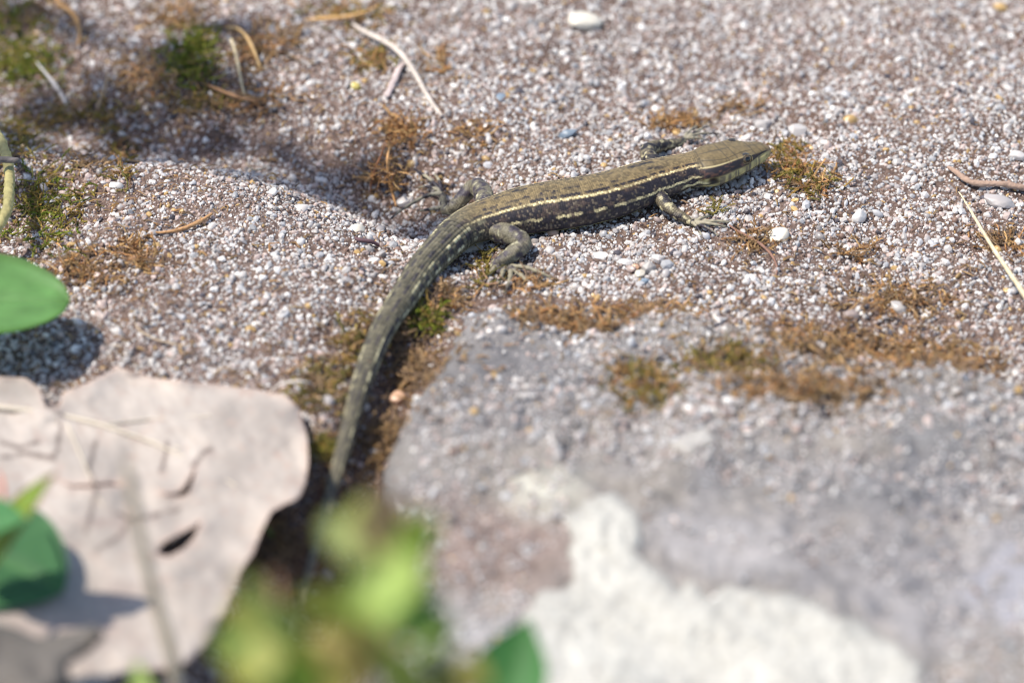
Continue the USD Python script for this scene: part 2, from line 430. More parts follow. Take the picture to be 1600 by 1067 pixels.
MOSSY_SHADED = [(60, 90, 150, 130, 1.0), (70, 300, 190, 150, .95), (330, 90, 200, 100, .8), (200, 190, 300, 110, .85), (100, 420, 160, 60, .9), (160, 430, 170, 60, .7), (900, 515, 150, 40, .6), (1270, 590, 270, 75, 1.0), (1420, 500, 200, 50, .7), (1180, 400, 110, 40, .6), (1020, 640, 90, 70, .6), (480, 620, 90, 70, .7),
         (590, 210, 110, 70, .5), (640, 285, 90, 45, .7), (400, 225, 250, 45, .75), (560, 40, 120, 60, .35), (650, 560, 80, 160, .9), (500, 820, 160, 230, 1.2), (600, 620, 60, 130, 1.1), (1040, 190, 90, 25, .4), (1200, 390, 80, 30, .5), (90, 540, 190, 50, .5), (1560, 390, 80, 30, .4)]  # mossy, dusty spots; at upper left also shade put into grain colour
dirt_shade = np.zeros(COUNT)
for cx, cy, rx, ry, k_ in MOSSY_SHADED: dirt_shade = np.maximum(dirt_shade, k_ * np.exp(-(((px - cx) / rx) ** 2 + ((py - cy) / ry) ** 2) * 1.1))
dirt_shade = np.clip(dirt_shade + (meshkit.fbm(np.c_[px / 60, py / 40, 0 * px], 4, 31) - .5) * .9 + .13, 0, 1)  # real brown dirt, plus painted shade at upper left
clean = 1 - dirt_shade
r = np.clip(np.exp(g.normal(math.log(.29), .50, COUNT)), .11, .95) * MM
big = meshkit.fbm(np.c_[px / 110, py / 70, 0 * px], 3, 41); r *= .78 + .5 * big
keep = g.uniform(size=COUNT) < np.where(on_slab, .75 + .4 * meshkit.fbm(np.c_[px / 90, py / 60, 0 * px], 3, 51), 1.0) * (1 - .15 * dirt_shade)
cd, ct = seg_dist(x, y, CREV); keep &= ~((g.uniform(size=COUNT) < .75 * np.exp(-(cd / (.005 + .008 * ct)) ** 2)) & ~on_slab)
ed = shapely.distance(slab_poly.exterior, shapely.points(np.c_[x, y])); leftish = px < 1000 - (py - 480) * .3
keep &= ~(on_slab & leftish & (g.uniform(size=COUNT) < np.where(ed < .006, .75, .25)))
lich = np.zeros(COUNT, bool)
for pl in ([(905, 765), (965, 768), (1005, 800), (1005, 870), (1060, 915), (1150, 915), (1330, 955), (1440, 1040), (1460, 1130), (830, 1130), (822, 935), (885, 905), (882, 820)], [(1010, 800), (1080, 790), (1170, 815), (1255, 860), (1275, 895), (1180, 905), (1020, 870)]):
    lich |= shapely.contains_xy(Polygon(pl), px, py)
keep &= ~(lich & (g.uniform(size=COUNT) < .97))
for cx, cy, rx, ry, q_ in ((770, 585, 150, 62, .9), (1480, 650, 120, 40, .7), (1400, 760, 160, 40, .8), (1230, 745, 150, 30, .7), (1350, 860, 120, 50, .8), (1480, 930, 200, 110, .6), (760, 860, 110, 60, .4)):
    keep &= ~(on_slab & (g.uniform(size=COUNT) < q_ * np.exp(-(((px - cx) / rx) ** 2 + ((py - cy) / ry) ** 2) ** 2)))
keep &= ~(on_slab & (py > 620) & (g.uniform(size=COUNT) < np.clip((py - 600) / 700, 0, .5)))
x, y, zs, r, dirt_shade, on_s, ed_k = (q_[keep] for q_ in (x, y, zs, r, dirt_shade, on_slab & (py > 520), ed)); nK = len(x)
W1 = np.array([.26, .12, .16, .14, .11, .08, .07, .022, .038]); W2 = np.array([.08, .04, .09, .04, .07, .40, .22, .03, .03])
W = W1 * (1 - dirt_shade[:, None]) + W2 * dirt_shade[:, None]; cw = np.cumsum(W / W.sum(1, keepdims=True), axis=1)
W3 = np.array([.13, .04, .33, .17, .10, .06, .14, .015, .015]); W = np.where((on_s & (ed_k > .004))[:, None], W3, W); cw = np.cumsum(W / W.sum(1, keepdims=True), axis=1)
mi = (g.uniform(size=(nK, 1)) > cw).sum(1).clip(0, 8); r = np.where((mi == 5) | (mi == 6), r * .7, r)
si = np.where(g.uniform(size=nK) < .14, g.integers(5, 8, nK), g.integers(0, 5, nK))
sc = r[:, None] * g.uniform(.8, 1.2, (nK, 3))
qt = g.normal(size=(nK, 4)); qt /= np.linalg.norm(qt, axis=1, keepdims=True)
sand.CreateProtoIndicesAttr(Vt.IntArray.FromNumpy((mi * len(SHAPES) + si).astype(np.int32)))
sand.CreatePositionsAttr(Vt.Vec3fArray.FromNumpy(np.stack([x, y, zs + r * g.uniform(-.5, .35, nK)], -1).astype(np.float32)))
sand.CreateScalesAttr(Vt.Vec3fArray.FromNumpy(sc.astype(np.float32)))
sand.CreateOrientationsAttr(Vt.QuathArray([Gf.Quath(float(a_), float(b_), float(c_), float(d_)) for a_, b_, c_, d_ in qt]))

# larger grains that can be told apart one by one
g = np.random.default_rng(77); made = 0
pw = ['quartz'] * 5 + ['milky'] * 3 + ['grey'] * 3 + ['blue'] * 3 + ['pink'] * 2 + ['amber'] + ['dust']
while made < 285:
    px_, py_ = g.uniform(0, 1600), g.uniform(0, 720) if g.uniform() < .93 else g.uniform(720, 1000)
    if 540 < px_ < 1230 and 225 < py_ < 460 and abs(py_ - (420 - .3 * (px_ - 640))) < 62: continue
    if px_ < 500 and py_ > 540: continue
    dd = max(k_ * math.exp(-(((px_ - cx) / rx) ** 2 + ((py_ - cy) / ry) ** 2)) for cx, cy, rx, ry, k_ in MOSSY_SHADED)
    if g.uniform() < dd: continue
    p_ = on(px_, py_); z_ = p_[2]
    if slab_poly.contains(Point(p_[0], p_[1])):
        if py_ > 760: continue
        z_ = max(z_, float(slab_z(p_[0], p_[1])[0]))
    rr = np.clip(math.exp(g.normal(math.log(.72), .22)), .5, 1.3) * MM
    v_, f_ = (rounded_stone(int(g.integers(1e6)), (1, g.uniform(.65, .95), g.uniform(.55, .8)), 1, .18) if g.uniform() < .6 else stone_shape(int(g.integers(1e6)), 18, (1, g.uniform(.6, .9), g.uniform(.5, .8))))
    T = trimesh.transformations.rotation_matrix(g.uniform(0, 6.28), [0, 0, 1])[:3, :3] @ trimesh.transformations.rotation_matrix(g.uniform(-.5, .5), [1, 0, 0])[:3, :3]
    obj('pebble', (v_ @ T.T * rr + [p_[0], p_[1], z_ + rr * .12], f_), GM[pw[int(g.integers(len(pw)))]], ground, smooth=35); made += 1

# ------------------------------------------------------------------ lizard
#            px    py    a    b   (mm), first the snout, last the tail tip; lift of the belly over the ground (mm)
ST = [(1197.5, 233.5, .5, .5, 3.6), (1195.5, 234.5, 1.35, 1.15, 3.1), (1188, 237, 2.15, 1.7, 2.6), (1176, 240.5, 2.75, 1.95, 2.4), (1158, 245.5, 3.6, 2.5, 1.9), (1132, 252.5, 4.35, 2.95, 1.5), (1106, 259.5, 4.8, 3.2, 1.2), (1078, 267, 4.05, 2.95, .9),
      (1046, 275, 4.4, 3.15, .6), (1010, 285, 4.95, 3.55, .4), (950, 303, 5.25, 3.95, .2), (880, 318.5, 5.5, 4.15, .1), (820, 330, 5.3, 3.95, .1), (772, 341, 4.7, 3.5, .2), (742, 350, 4.15, 3.2, .3), (718, 364, 3.6, 2.95, .4), (692, 387, 3.1, 2.75, .4), (665, 413, 2.8, 2.55, .4),
      (632, 458, 2.42, 2.3, .4), (602, 507, 2.12, 2.05, .5), (579, 560, 1.88, 1.82, .5), (561, 610, 1.68, 1.62, .4), (547, 657, 1.48, 1.44, .3), (528, 730, 1.2, 1.18, .7), (513, 785, 1.0, .98, .8), (496, 840, .88, .88, .9), (480, 900, .64, .64, .9), (465, 960, .38, .38, .1), (452, 1010, .15, .15, .1)]


def smooth_floor(x, y):
    return float(np.mean(HF(x + np.array([0, .004, -.004, 0, 0, .003, -.003]), y + np.array([0, 0, 0, .004, -.004, .003, .003]))))


cen = []
for px_, py_, a_, b_, l_ in ST:
    z = 0.004
    for _ in range(6):
        p = at(px_, py_, z); z = smooth_floor(p[0], p[1]) * (.6 if py_ < 421 else .9 if py_ < 640 else .6) + (b_ * .93 + l_) * MM + .0004
    cen.append(at(px_, py_, z))
cen = np.array(cen)
for _ in range(2): cen[1:-1, 2] = .25 * cen[:-2, 2] + .5 * cen[1:-1, 2] + .25 * cen[2:, 2]
S_ = np.r_[0, np.cumsum(np.linalg.norm(np.diff(cen, axis=0), axis=1))] / MM        # mm from the snout
cs = CubicSpline(S_, cen); fa = PchipInterpolator(S_, [s_[2] for s_ in ST]); fb = PchipInterpolator(S_, [s_[3] for s_ in ST])
VENT = S_[15]; TOTAL = S_[-1]


def frame(t):
    t = np.asarray(t, float); c = cs(t); T = cs(t, 1); T /= np.linalg.norm(T, axis=-1, keepdims=True)
    sd_ = np.cross(T, [0, 0, 1.0]); sd_ /= np.linalg.norm(sd_, axis=-1, keepdims=True)      # the animal's right, towards the camera
    return c, T, sd_, np.cross(sd_, T)


EYE_T, EAR_T = 6.5, 13.3


def surf(t, ph):
    """skin point at t mm from the snout and angle ph from the middle of the back"""
    t, ph = np.broadcast_arrays(np.asarray(t, float), np.asarray(ph, float))
    c, T, sd_, up = frame(t); a, b = fa(t), fb(t)
    head = np.clip((15 - t) / 4, 0, 1); s, k = np.sin(ph), np.cos(ph)
    ex = 1 - .25 * head
    x = np.sign(s) * np.abs(s) ** ex; z = np.where(k > 0, np.abs(k) ** (1 - .22 * head), -np.abs(k) ** .85 * .93)
    trunk = np.clip((t - 16) / 6, 0, 1) * np.clip((VENT + 3 - t) / 8, 0, 1)
    x = x * (1 + .05 * trunk * np.clip(-k + .3, 0, 1))
    d = 0.0
    dl = np.abs(ph)
    # brow ridge and the hollow of the cheek, the ear hole, the mouth
    d = d + .28 * np.exp(-((t - EYE_T - .2) / 2.0) ** 2 - ((dl - .80) / .20) ** 2)
    d = d - .30 * np.exp(-((t - 3.2) / 1.6) ** 2 - ((dl - 1.15) / .25) ** 2)
    d = d - .75 * np.exp(-((t - EAR_T) / .85) ** 2 - ((dl - 1.70) / .23) ** 2)
    mouth = 1.93 + .12 * np.clip(t / 10, 0, 1.2)
    d = d - .16 * np.exp(-((dl - mouth) / .045) ** 2) * np.clip((10.8 - t) / 1, 0, 1) * np.clip(t / 1.0, 0, 1)
    d = d - .22 * np.exp(-((t - 17.5) / .8) ** 2) * np.clip(-k + .2, 0, 1)                     # collar fold
    return c + (sd_ * (x * (a + d))[..., None] + up * (z * (b + d))[..., None]) * MM


hash_ = lambda a, b, s=0: np.modf(np.abs(np.sin(a * 127.1 + b * 311.7 + s * 74.7) * 43758.5453))[0]
OLIVE, DOLIVE, CREAM, BLACK, BELLY = np.array([.170, .122, .056]), np.array([.115, .086, .044]), np.array([.58, .475, .25]), np.array([.018, .014, .017]), np.array([.36, .32, .14])
GREYT = np.array([.112, .096, .060])


def n1(t, k, seed):
    return meshkit.fbm(np.stack([np.asarray(t, float) * k, np.zeros_like(t) + seed * 3.7, np.zeros_like(t)], -1), 2, seed)


def body_colour(t, ph, side):
    """the animal's marking at t mm along and ph radians round from the middle of the back (0..pi), on one side"""
    dg = np.degrees(ph); sg = np.where(side > 0, 1.0, 2.0)
    wob = (n1(t, .5, 3) - .5) * 5 + (n1(t + 100 * sg, 1.8, 4) - .5) * 5
    c = np.broadcast_to(OLIVE, (*t.shape, 3)).copy()
    nz = meshkit.fbm(np.stack([t * .8, dg * .05 * np.where(side > 0, 1, -1), sg], -1), 3, 6)
    c = mixc(c, DOLIVE, (nz - .45) * 1.8)
    c = mixc(c, np.array([.30, .19, .085]), np.clip((dg - 18) / 15, 0, 1) * np.clip((34 - t) / 12, 0, 1) * .55)
    # dark dashes of the back: a middle pair of rows
    row = np.exp(-((dg - 14 - wob * .6) / 7) ** 2); dash = np.clip((meshkit.fbm(np.stack([t * .75, dg * .11 * np.where(side > 0, 1, -1), 0 * t + 2], -1), 3, 9) - .53) * 10, 0, 1) * np.clip((t - 17) / 8, 0, 1)
    c = mixc(c, BLACK, row * dash * 1.0)
    # dark upper border of the pale line, broken
    c = mixc(c, BLACK, np.clip(1 - np.abs(dg - 29 - wob * .5) / 4.5, 0, 1) * 1.8 * np.clip((n1(t + 9 * sg, 1.2, 12) - .36) * 6, 0, 1))
    line = np.clip((3.5 - np.abs(dg - 37 - wob * .75)) / 1.8, 0, 1) * (1 - .8 * np.clip((n1(t + 5 * sg, 1.5, 15) - .56) * 7, 0, 1))
    flank = np.clip((dg - 40 - wob * .5) / 2.5, 0, 1)
    fl = mixc(np.broadcast_to(BLACK, c.shape), np.array([.11, .07, .045]), (meshkit.fbm(np.stack([t * .9, dg * .09, sg], -1), 3, 14) - .53) * 2.2)
    c = mixc(c, fl, flank)
    c = mixc(c, CREAM, line)
    spot = np.clip((n1(t + 7 * sg, .95, 16) - .42) * 7, 0, 1)
    low = np.clip((4.6 - np.abs(dg - 75 - wob * 1.4)) / 2.2, 0, 1) * np.clip(spot + np.clip((34 - t) / 8, 0, 1), 0, 1)
    c = mixc(c, CREAM * .95, low)
    bel = np.clip((dg - 119 - wob) / 9 + (meshkit.fbm(np.stack([t * .9, dg * .08, sg + 9], -1), 2, 17) - .5) * 1.6, 0, 1)
    c = mixc(c, BELLY, bel)
    # ---- head and neck
    head = np.clip((16.0 - t) / 1.2, 0, 1)
    hf = meshkit.fbm(np.stack([t * 3.2, dg * .16, sg], -1), 2, 25)
    top = mixc(np.broadcast_to(OLIVE * .80, c.shape), DOLIVE * .62, (meshkit.fbm(np.stack([t * 1.3, dg * .05, sg], -1), 3, 24) - .5) * 2.0)
    top = top * (.70 + .6 * hf)[..., None]
    u = t; seam = np.zeros_like(t)
    for s0, w0 in ((1.5, .1), (2.9, .1), (4.3, .1), (8.4, .1), (10.2, .1), (14.6, .13)):
        seam = np.maximum(seam, np.exp(-((u - s0 - .25 * np.cos(ph * 2.5)) / w0) ** 2) * (dg < 52))
    seam = np.maximum(seam, np.exp(-((dg - 27 - 5 * np.cos(u * .6)) / 1.6) ** 2) * (u > 4.3) * (u < 14.6)); seam = np.maximum(seam, np.exp(-(dg / 1.3) ** 2) * ((u < 4.3) | (u > 8.4)) * (u < 14.6))
    top = mixc(top, np.array([.05, .04, .026]), seam * .8)
    h = top
    dst0, dst1 = 47 + 2 * np.clip((u - 6) / 6, 0, 1), 82 - 22 * np.clip((EYE_T - u) / 4, 0, 1) + 2 * np.clip((u - 6) / 6, 0, 1)
    pale = mixc(np.broadcast_to(np.array([.34, .28, .12]), c.shape), np.array([.09, .075, .04]), (meshkit.fbm(np.stack([u * 1.2, dg * .06, sg], -1), 2, 26) - .5) * 2)
    h = mixc(h, pale, (dg - dst1) / 3)
    bar = np.clip((n1(u + 3 * sg, 1.5, 28) - .56) * 8, 0, 1) * np.clip((dg - dst1 - 1) / 3, 0, 1) * np.clip((u - 1.5) / 1, 0, 1); h = mixc(h, BLACK * 2.2, bar * .7)
    h = mixc(h, CREAM * .8, np.clip((3.4 - np.abs(dg - dst0 + 2)) / 2, 0, 1) * np.clip((u - 6.5) / 5, 0, 1) * .7)
    dk = np.clip((dg - dst0) / 3, 0, 1) * np.clip((dst1 - dg) / 4, 0, 1) * np.clip((u - .9) / .8, 0, 1)
    h = mixc(h, mixc(np.broadcast_to(BLACK, c.shape), np.array([.10, .05, .035]), (meshkit.fbm(np.stack([u * 1.7, dg * .12, sg], -1), 2, 27) - .5) * 3), dk)
    mouth = np.degrees(1.93 + .12 * np.clip(t / 10, 0, 1.2))
    h = mixc(h, BLACK * 1.5, np.clip(np.exp(-((dg - mouth - 1) / 4.0) ** 2) * 1.4, 0, 1) * np.clip((12.5 - u) / 1, 0, 1) * np.clip((u - 2.0) / 2, .35, .95))
    h = mixc(h, mixc(np.broadcast_to(BELLY * .70, c.shape), BELLY * .25, (meshkit.fbm(np.stack([u * 1.4, dg * .08, sg + 3], -1), 2, 29) - .5) * 2.5), (dg - mouth - 6) / 4)
    h = mixc(h, np.array([.17, .105, .055]), np.clip((1.6 - u) / 1.2, 0, .8))
    c = mixc(c, h, head)
    neck = np.clip((20.5 - t) / 1.5, 0, 1) * np.clip((t - 12.0) / 1.2, 0, 1)
    nb_ = np.clip((5.5 - np.abs(dg - 98 - 4 * np.sin(t * 1.9))) / 2, 0, 1); c = mixc(c, np.array([.50, .42, .22]), nb_ * neck)
    c = mixc(c, BLACK, np.clip((4 - np.abs(dg - 108 - 2 * np.sin(t * 1.9))) / 2, 0, 1) * neck * .8)
    ear = np.exp(-(((t - EAR_T) / .95) ** 2 + ((ph - 1.70) / .27) ** 2) ** 2); c = mixc(c, np.array([.018, .011, .008]), ear)
    es = np.exp(-(((t - EYE_T) / 1.45) ** 2 + ((ph - 1.02) / .26) ** 2) ** 2); c = mixc(c, np.array([.04, .03, .022]), es)
    c = mixc(c, CREAM * .9, np.exp(-(((t - EYE_T + .1) / 1.4) ** 2 + ((ph - .80) / .05) ** 2) ** 2) * .4)
    # ---- tail
    tl = np.clip((t - VENT + 6) / 9, 0, 1)
    ringn = np.floor(t / RING); k1 = hash_(ringn, 1.0 + sg, 3)
    tc = mixc(np.broadcast_to(GREYT, c.shape), GREYT * .62, (meshkit.fbm(np.stack([ringn * .37, dg * .04, sg], -1), 2, 33) - .45) * 2.2)
    pale_t = np.clip((9 - np.abs(dg - 46)) / 3, 0, 1) * (hash_(ringn, 2 + sg) > .5); tc = mixc(tc, np.array([.40, .355, .21]), pale_t * 1.0)
    dk_t = np.clip((13 - np.abs(dg - 68)) / 4, 0, 1) * (hash_(ringn, 4 + sg) > .30); tc = mixc(tc, BLACK * 1.3, dk_t * .9)
    pale_l = np.clip((8 - np.abs(dg - 92)) / 3, 0, 1) * (hash_(ringn, 6 + sg) > .4); tc = mixc(tc, np.array([.38, .34, .21]), pale_l * .95)
    dk_c = np.clip((10 - np.abs(dg - 22)) / 4, 0, 1) * (hash_(ringn, 8 + sg) > .62); tc = mixc(tc, BLACK * 1.8, dk_c * .85)
    tc = mixc(tc, BELLY * .7, (dg - 112) / 10)
    far_ = np.clip((t - VENT - 55) / 40, 0, 1)
    tc = mixc(tc, np.array([.17, .155, .12]), far_ * .5)
    return mixc(c, tc, tl)


RING = 1.28
SC = .40


def body_tube():
    t = np.r_[np.geomspace(.004, .35, 8)[:-1], np.arange(.35, VENT + 4, .125), np.arange(VENT + 4, TOTAL, .16)]
    nphi = 216
    ph = np.linspace(-np.pi, np.pi, nphi, endpoint=False)
    Tt, Ph = np.meshgrid(t, ph, indexing='ij')
    P = surf(Tt, Ph)
    a = fa(Tt); circ = a * .92
    tailw = np.clip((Tt - VENT + 2) / 5, 0, 1); headw = np.clip((15.2 - Tt) / 1.0, 0, 1)
    # scales: small beads on the trunk (cells along t and round), whorls of long keeled scales on the tail
    NSC = 64
    arc = Ph / (2 * np.pi) * NSC; rowi = np.floor(Tt / SC); off = (rowi % 2) * .5
    cel = np.floor(arc + off); fx = arc + off - cel - .5; fy = Tt / SC - rowi - .5
    rr = np.hypot(fx, fy) * 2
    bead = np.clip(1 - rr ** 2, -.25, 1)
    belly = np.clip((np.abs(Ph) - 1.95) / .1, 0, 1)
    NT = 26
    arct = Ph / (2 * np.pi) * NT; celt = np.floor(arct); fxt = arct - celt - .5; rt = np.floor(Tt / RING); fyt = Tt / RING - rt
    ws = (.55 + .45 * (1 - fyt)) ; bt = (.9 * fyt ** 1.0) - .55 * (np.abs(fxt) * 2) ** 4 + .25 * np.exp(-(fxt / .12) ** 2) - .9 * np.clip((fyt - .9) / .1, 0, 1)
    disp = (.045 * bead * (1 - belly * .6)) * (1 - tailw) * (1 - headw) + .20 * bt * tailw * np.clip(a / 2.2, .15, 1.1)
    seam = np.zeros_like(Tt)
    dgA = np.abs(np.degrees(Ph))
    for s0, w0 in ((1.5, .11), (2.9, .11), (4.3, .11), (8.4, .11), (10.2, .11), (14.6, .14)):
        seam = np.maximum(seam, np.exp(-((Tt - s0 - .25 * np.cos(Ph * 2.5)) / w0) ** 2) * (dgA < 52))
    seam = np.maximum(seam, np.exp(-((dgA - 27 - 5 * np.cos(Tt * .6)) / 1.8) ** 2) * (Tt > 4.3) * (Tt < 14.6))
    disp = disp - .07 * seam * headw * (Tt > 1)
    c0 = cs(Tt); nrm = P - c0; nrm /= np.linalg.norm(nrm, axis=-1, keepdims=True) + 1e-12
    P = P + nrm * (disp * np.clip((Tt - .5) / 1, 0, 1))[..., None] * MM
    # colour per scale
    tq = np.where(tailw > .5, (rt + .5) * RING, (rowi + .5) * SC * .5 + Tt * .5); pq = np.where(tailw > .5, (celt + .5) / NT, (cel + .5 - off) / NSC) * 2 * np.pi
    tq = np.where(headw > .5, Tt, tq); pq = np.where(headw > .5, Ph, pq)
    pq = np.where(tailw > .5, pq, pq * .5 + Ph * .5)
    C = body_colour(tq, np.abs(pq), np.sign(pq))
    jit = hash_(np.where(tailw > .5, rt, rowi), np.where(tailw > .5, celt, cel), 5)
    jit = np.where(headw > .5, .5, jit)
    trunkw = np.clip((Tt - 15) / 3, 0, 1) * (1 - tailw)
    pop = (hash_(rowi, cel, 11) > .80) * (np.abs(pq) > .82) * (np.abs(pq) < 1.9) * trunkw
    C = mixc(C, np.array([.27, .21, .13]), pop * .30)
    C = C * (.62 + .76 * jit)[..., None]
    groove = np.where(tailw > .5, np.clip((fyt - .80) / .12, 0, 1) * .85 + .35 * np.clip((np.abs(fxt) - .42) / .06, 0, 1), np.clip((rr - .8) / .35, 0, 1) * .45) * (1 - headw)
    C = C * (1 - groove)[..., None]
    n, s = len(t), nphi
    v = np.vstack([P.reshape(-1, 3), surf(0.0, 0.0)[None] * 0 + cs(0.0)[None], cs(TOTAL)[None]]); col = np.vstack([C.reshape(-1, 3), OLIVE[None], GREYT[None]])
    i, j = np.meshgrid(np.arange(n - 1), np.arange(s), indexing='ij'); k = (j + 1) % s; i, j, k = i.ravel(), j.ravel(), k.ravel()
    f = np.vstack([np.c_[i * s + j, (i + 1) * s + j, (i + 1) * s + k], np.c_[i * s + j, (i + 1) * s + k, i * s + k]])
    jj = np.arange(s); kk = (jj + 1) % s; b = (n - 1) * s
    f = np.vstack([f, np.c_[np.full(s, n * s), jj, kk], np.c_[np.full(s, n * s + 1), b + kk, b + jj]])
    return v, f, col


def leg_chain(joints, r, step=.09, sides=72):
    P = np.array(joints); L = np.linalg.norm(np.diff(P, axis=0), axis=1).sum() / MM
    k = max(8, int(L / step)); v, f = tube(P, np.array(r) * MM, sides, k)
    i, j = np.divmod(np.arange(k * sides), sides); ncell = 22
    row = np.floor(i * L / k / .38); u = j / sides * ncell + (row % 2) * .5; fx = u - np.floor(u) - .5; fy = i * L / k / .38 - row - .5
    bead = np.clip(1 - (fx ** 2 + fy ** 2) * 4, -.3, 1); shade = np.ones(len(v)); shade[:k * sides] = (1 - .5 * np.clip((.25 - bead) / .5, 0, 1)) * (.75 + .5 * hash_(row, np.floor(u), 8))
    ctr = v[:k * sides].reshape(k, sides, 3).mean(1).repeat(sides, 0); d = v[:k * sides] - ctr; ln = np.linalg.norm(d, axis=1, keepdims=True)
    wr = (meshkit.fbm(v[:k * sides] / MM * .8, 3, 6) - .5) * .55
    v[:k * sides] += d / (ln + 1e-9) * ((.055 * bead + wr) * MM)[:, None]
    return v, f, shade


def limb_point(px_, py_, lift):
    z = .002
    for _ in range(5):
        p = at(px_, py_, z); z = smooth_floor(p[0], p[1]) * .8 + lift * MM
    return at(px_, py_, z)


def leg_colour(v, kind, seed):
    q = v / MM
    sc = .30
    cellv = np.floor(q / sc); j = hash_(cellv[:, 0] + cellv[:, 2] * 7, cellv[:, 1], seed)
    a = meshkit.fbm(q * .75 + seed, 3, seed); b_ = meshkit.fbm(q * 1.2 + 50 + seed, 2, seed + 1)
    if kind == 'hind':
        c = mixc(np.broadcast_to(np.array([.145, .125, .082]), v.shape), BLACK * 2.5, (a - .47) * 5); c = mixc(c, np.array([.36, .33, .21]), (b_ - .62) * 7)
    elif kind == 'toe':
        c = mixc(np.broadcast_to(np.array([.22, .19, .125]), v.shape), BLACK * 2, (a - .55) * 4)
    elif kind == 'toedark':
        c = mixc(np.broadcast_to(np.array([.27, .235, .16]), v.shape), BLACK * 1.5, (a - .46) * 7)
    else:
        c = mixc(np.broadcast_to(np.array([.13, .105, .065]), v.shape), BLACK, (a - .38) * 6); c = mixc(c, np.array([.40, .345, .20]), (b_ - .60) * 9)
    return c


LEGS = [
    ('hind', [((766, 358, 3.4), 1.7), ((794, 366, 3.5), 1.85), ((812, 374, 3.3), 1.6), ((819, 381, 2.9), 1.42), ((808, 391, 2.6), 1.5), ((789, 405, 1.9), 1.35), ((773, 416, 1.2), .92), ((780, 423, 1.0), .8), ((800, 423, 1.0), .72)],
     [([(797, 421, 1.1), (812, 434, .9), (829, 448, .5)], (.55, .42, .25)), ([(797, 422, 1.0), (797, 440, .8), (788, 460, .4)], (.52, .42, .25)), ([(798, 420, 1.1), (822, 424, 1.0), (842, 431, .8), (862, 437, .4)], (.5, .42, .34, .2)),
      ([(790, 422, .9), (784, 436, .7), (778, 448, .4)], (.45, .35, .2)), ([(778, 418, 1.0), (768, 430, .7), (762, 438, .4)], (.42, .34, .2))]),
    ('hind', [((765, 330, 4.0), 1.6), ((756, 305, 4.2), 1.8), ((747, 293, 4.0), 1.65), ((739, 292, 3.6), 1.4), ((727, 304, 2.9), 1.45), ((712, 320, 2.1), 1.25), ((700, 329, 1.4), .9), ((693, 320, 1.1), .75), ((690, 304, 1.0), .62)],
     [([(690, 303, 1.0), (675, 289, .9), (660, 277, .7), (648, 267, .4)], (.45, .36, .3, .18)), ([(690, 306, 1.0), (668, 311, .9), (646, 322, .8), (630, 332, .6), (612, 344, .3)], (.45, .38, .34, .28, .16)),
      ([(694, 326, .9), (676, 332, .7), (657, 332, .4)], (.4, .32, .18)), ([(690, 303, 1.0), (686, 288, .8), (680, 276, .4)], (.4, .32, .18)), ([(690, 304, 1.0), (672, 298, .8), (655, 296, .4)], (.4, .3, .16))]),
    ('front', [((1022, 300, 3.2), 1.5), ((1036, 314, 3.0), 1.35), ((1046, 326, 2.5), 1.12), ((1058, 335, 1.9), 1.0), ((1074, 344, 1.3), .74), ((1087, 350, 1.0), .6)],
     [([(1086, 350, 1.0), (1118, 351, .9), (1138, 353, .6), (1153, 355, .3)], (.38, .3, .24, .14)), ([(1086, 350, 1.0), (1115, 356, .8), (1140, 359, .3)], (.36, .28, .14)), ([(1085, 351, .9), (1104, 362, .7), (1122, 371, .3)], (.36, .28, .14)),
      ([(1082, 351, .8), (1090, 362, .6), (1096, 370, .3)], (.34, .26, .14)), ([(1086, 349, 1.0), (1104, 344, .8), (1116, 343, .3)], (.34, .26, .14))]),
    ('front', [((1022, 262, 3.8), 1.6), ((1014, 246, 3.8), 1.55), ((1013, 235, 3.4), 1.4), ((1028, 229, 2.6), 1.2), ((1050, 225, 1.8), .95), ((1068, 221, 1.2), .72)],
     [([(1067, 221, 1.1), (1090, 210, .9), (1111, 199, .4)], (.36, .28, .14)), ([(1067, 221, 1.1), (1092, 215, .9), (1120, 213, .4)], (.36, .28, .14)), ([(1066, 221, 1.1), (1080, 208, .8), (1092, 199, .4)], (.34, .26, .14)), ([(1066, 222, 1.0), (1085, 221, .8), (1102, 222, .4)], (.34, .26, .14))]),
]
bv, bf, bc = body_tube()
src_v, src_c = [bv], [bc]


def mani(v, f):
    return manifold3d.Manifold(manifold3d.Mesh(np.asarray(v, np.float32) * 1000, np.asarray(f, np.uint32)))


solid = mani(bv, bf)
claws = []
for li, (kind, js, toes) in enumerate(LEGS):
    J = [limb_point(*p) for p, _ in js]; v, f, shade = leg_chain(J, [r_ for _, r_ in js])
    solid += mani(v, f); src_v.append(v); src_c.append(leg_colour(v, kind, 3 + li) * shade[:, None])
    for pts, rs in toes:
        P = np.array([limb_point(*p) for p in pts])
        if len(P) == 3 or True:
            P[:, 2] += .0004; P[1:-1, 2] += .0004
        v, f = tube(P, np.array(rs) * MM, 14, 34)
        kn = 1 + .16 * np.sin(np.arange(34) * 2 * np.pi / 6.2)
        v[:34 * 14] = (v[:34 * 14].reshape(34, 14, 3) - v[:34 * 14].reshape(34, 14, 3).mean(1, keepdims=True)).reshape(-1, 3) * np.repeat(kn, 14)[:, None] + np.repeat(v[:34 * 14].reshape(34, 14, 3).mean(1), 14, 0)
        solid += mani(v, f); src_v.append(v); src_c.append(leg_colour(v, 'toedark' if kind == 'front' or li == 1 else 'toe', 9 + li))
        d_ = P[-1] - P[-2]; d_ /= np.linalg.norm(d_)
        claws.append(tube([P[-1] - d_ * .0002, P[-1] + d_ * .0004 + [0, 0, .0001], P[-1] + d_ * .0009 - [0, 0, .0002]], np.array([.13, .1, .03]) * MM, 6, 6))
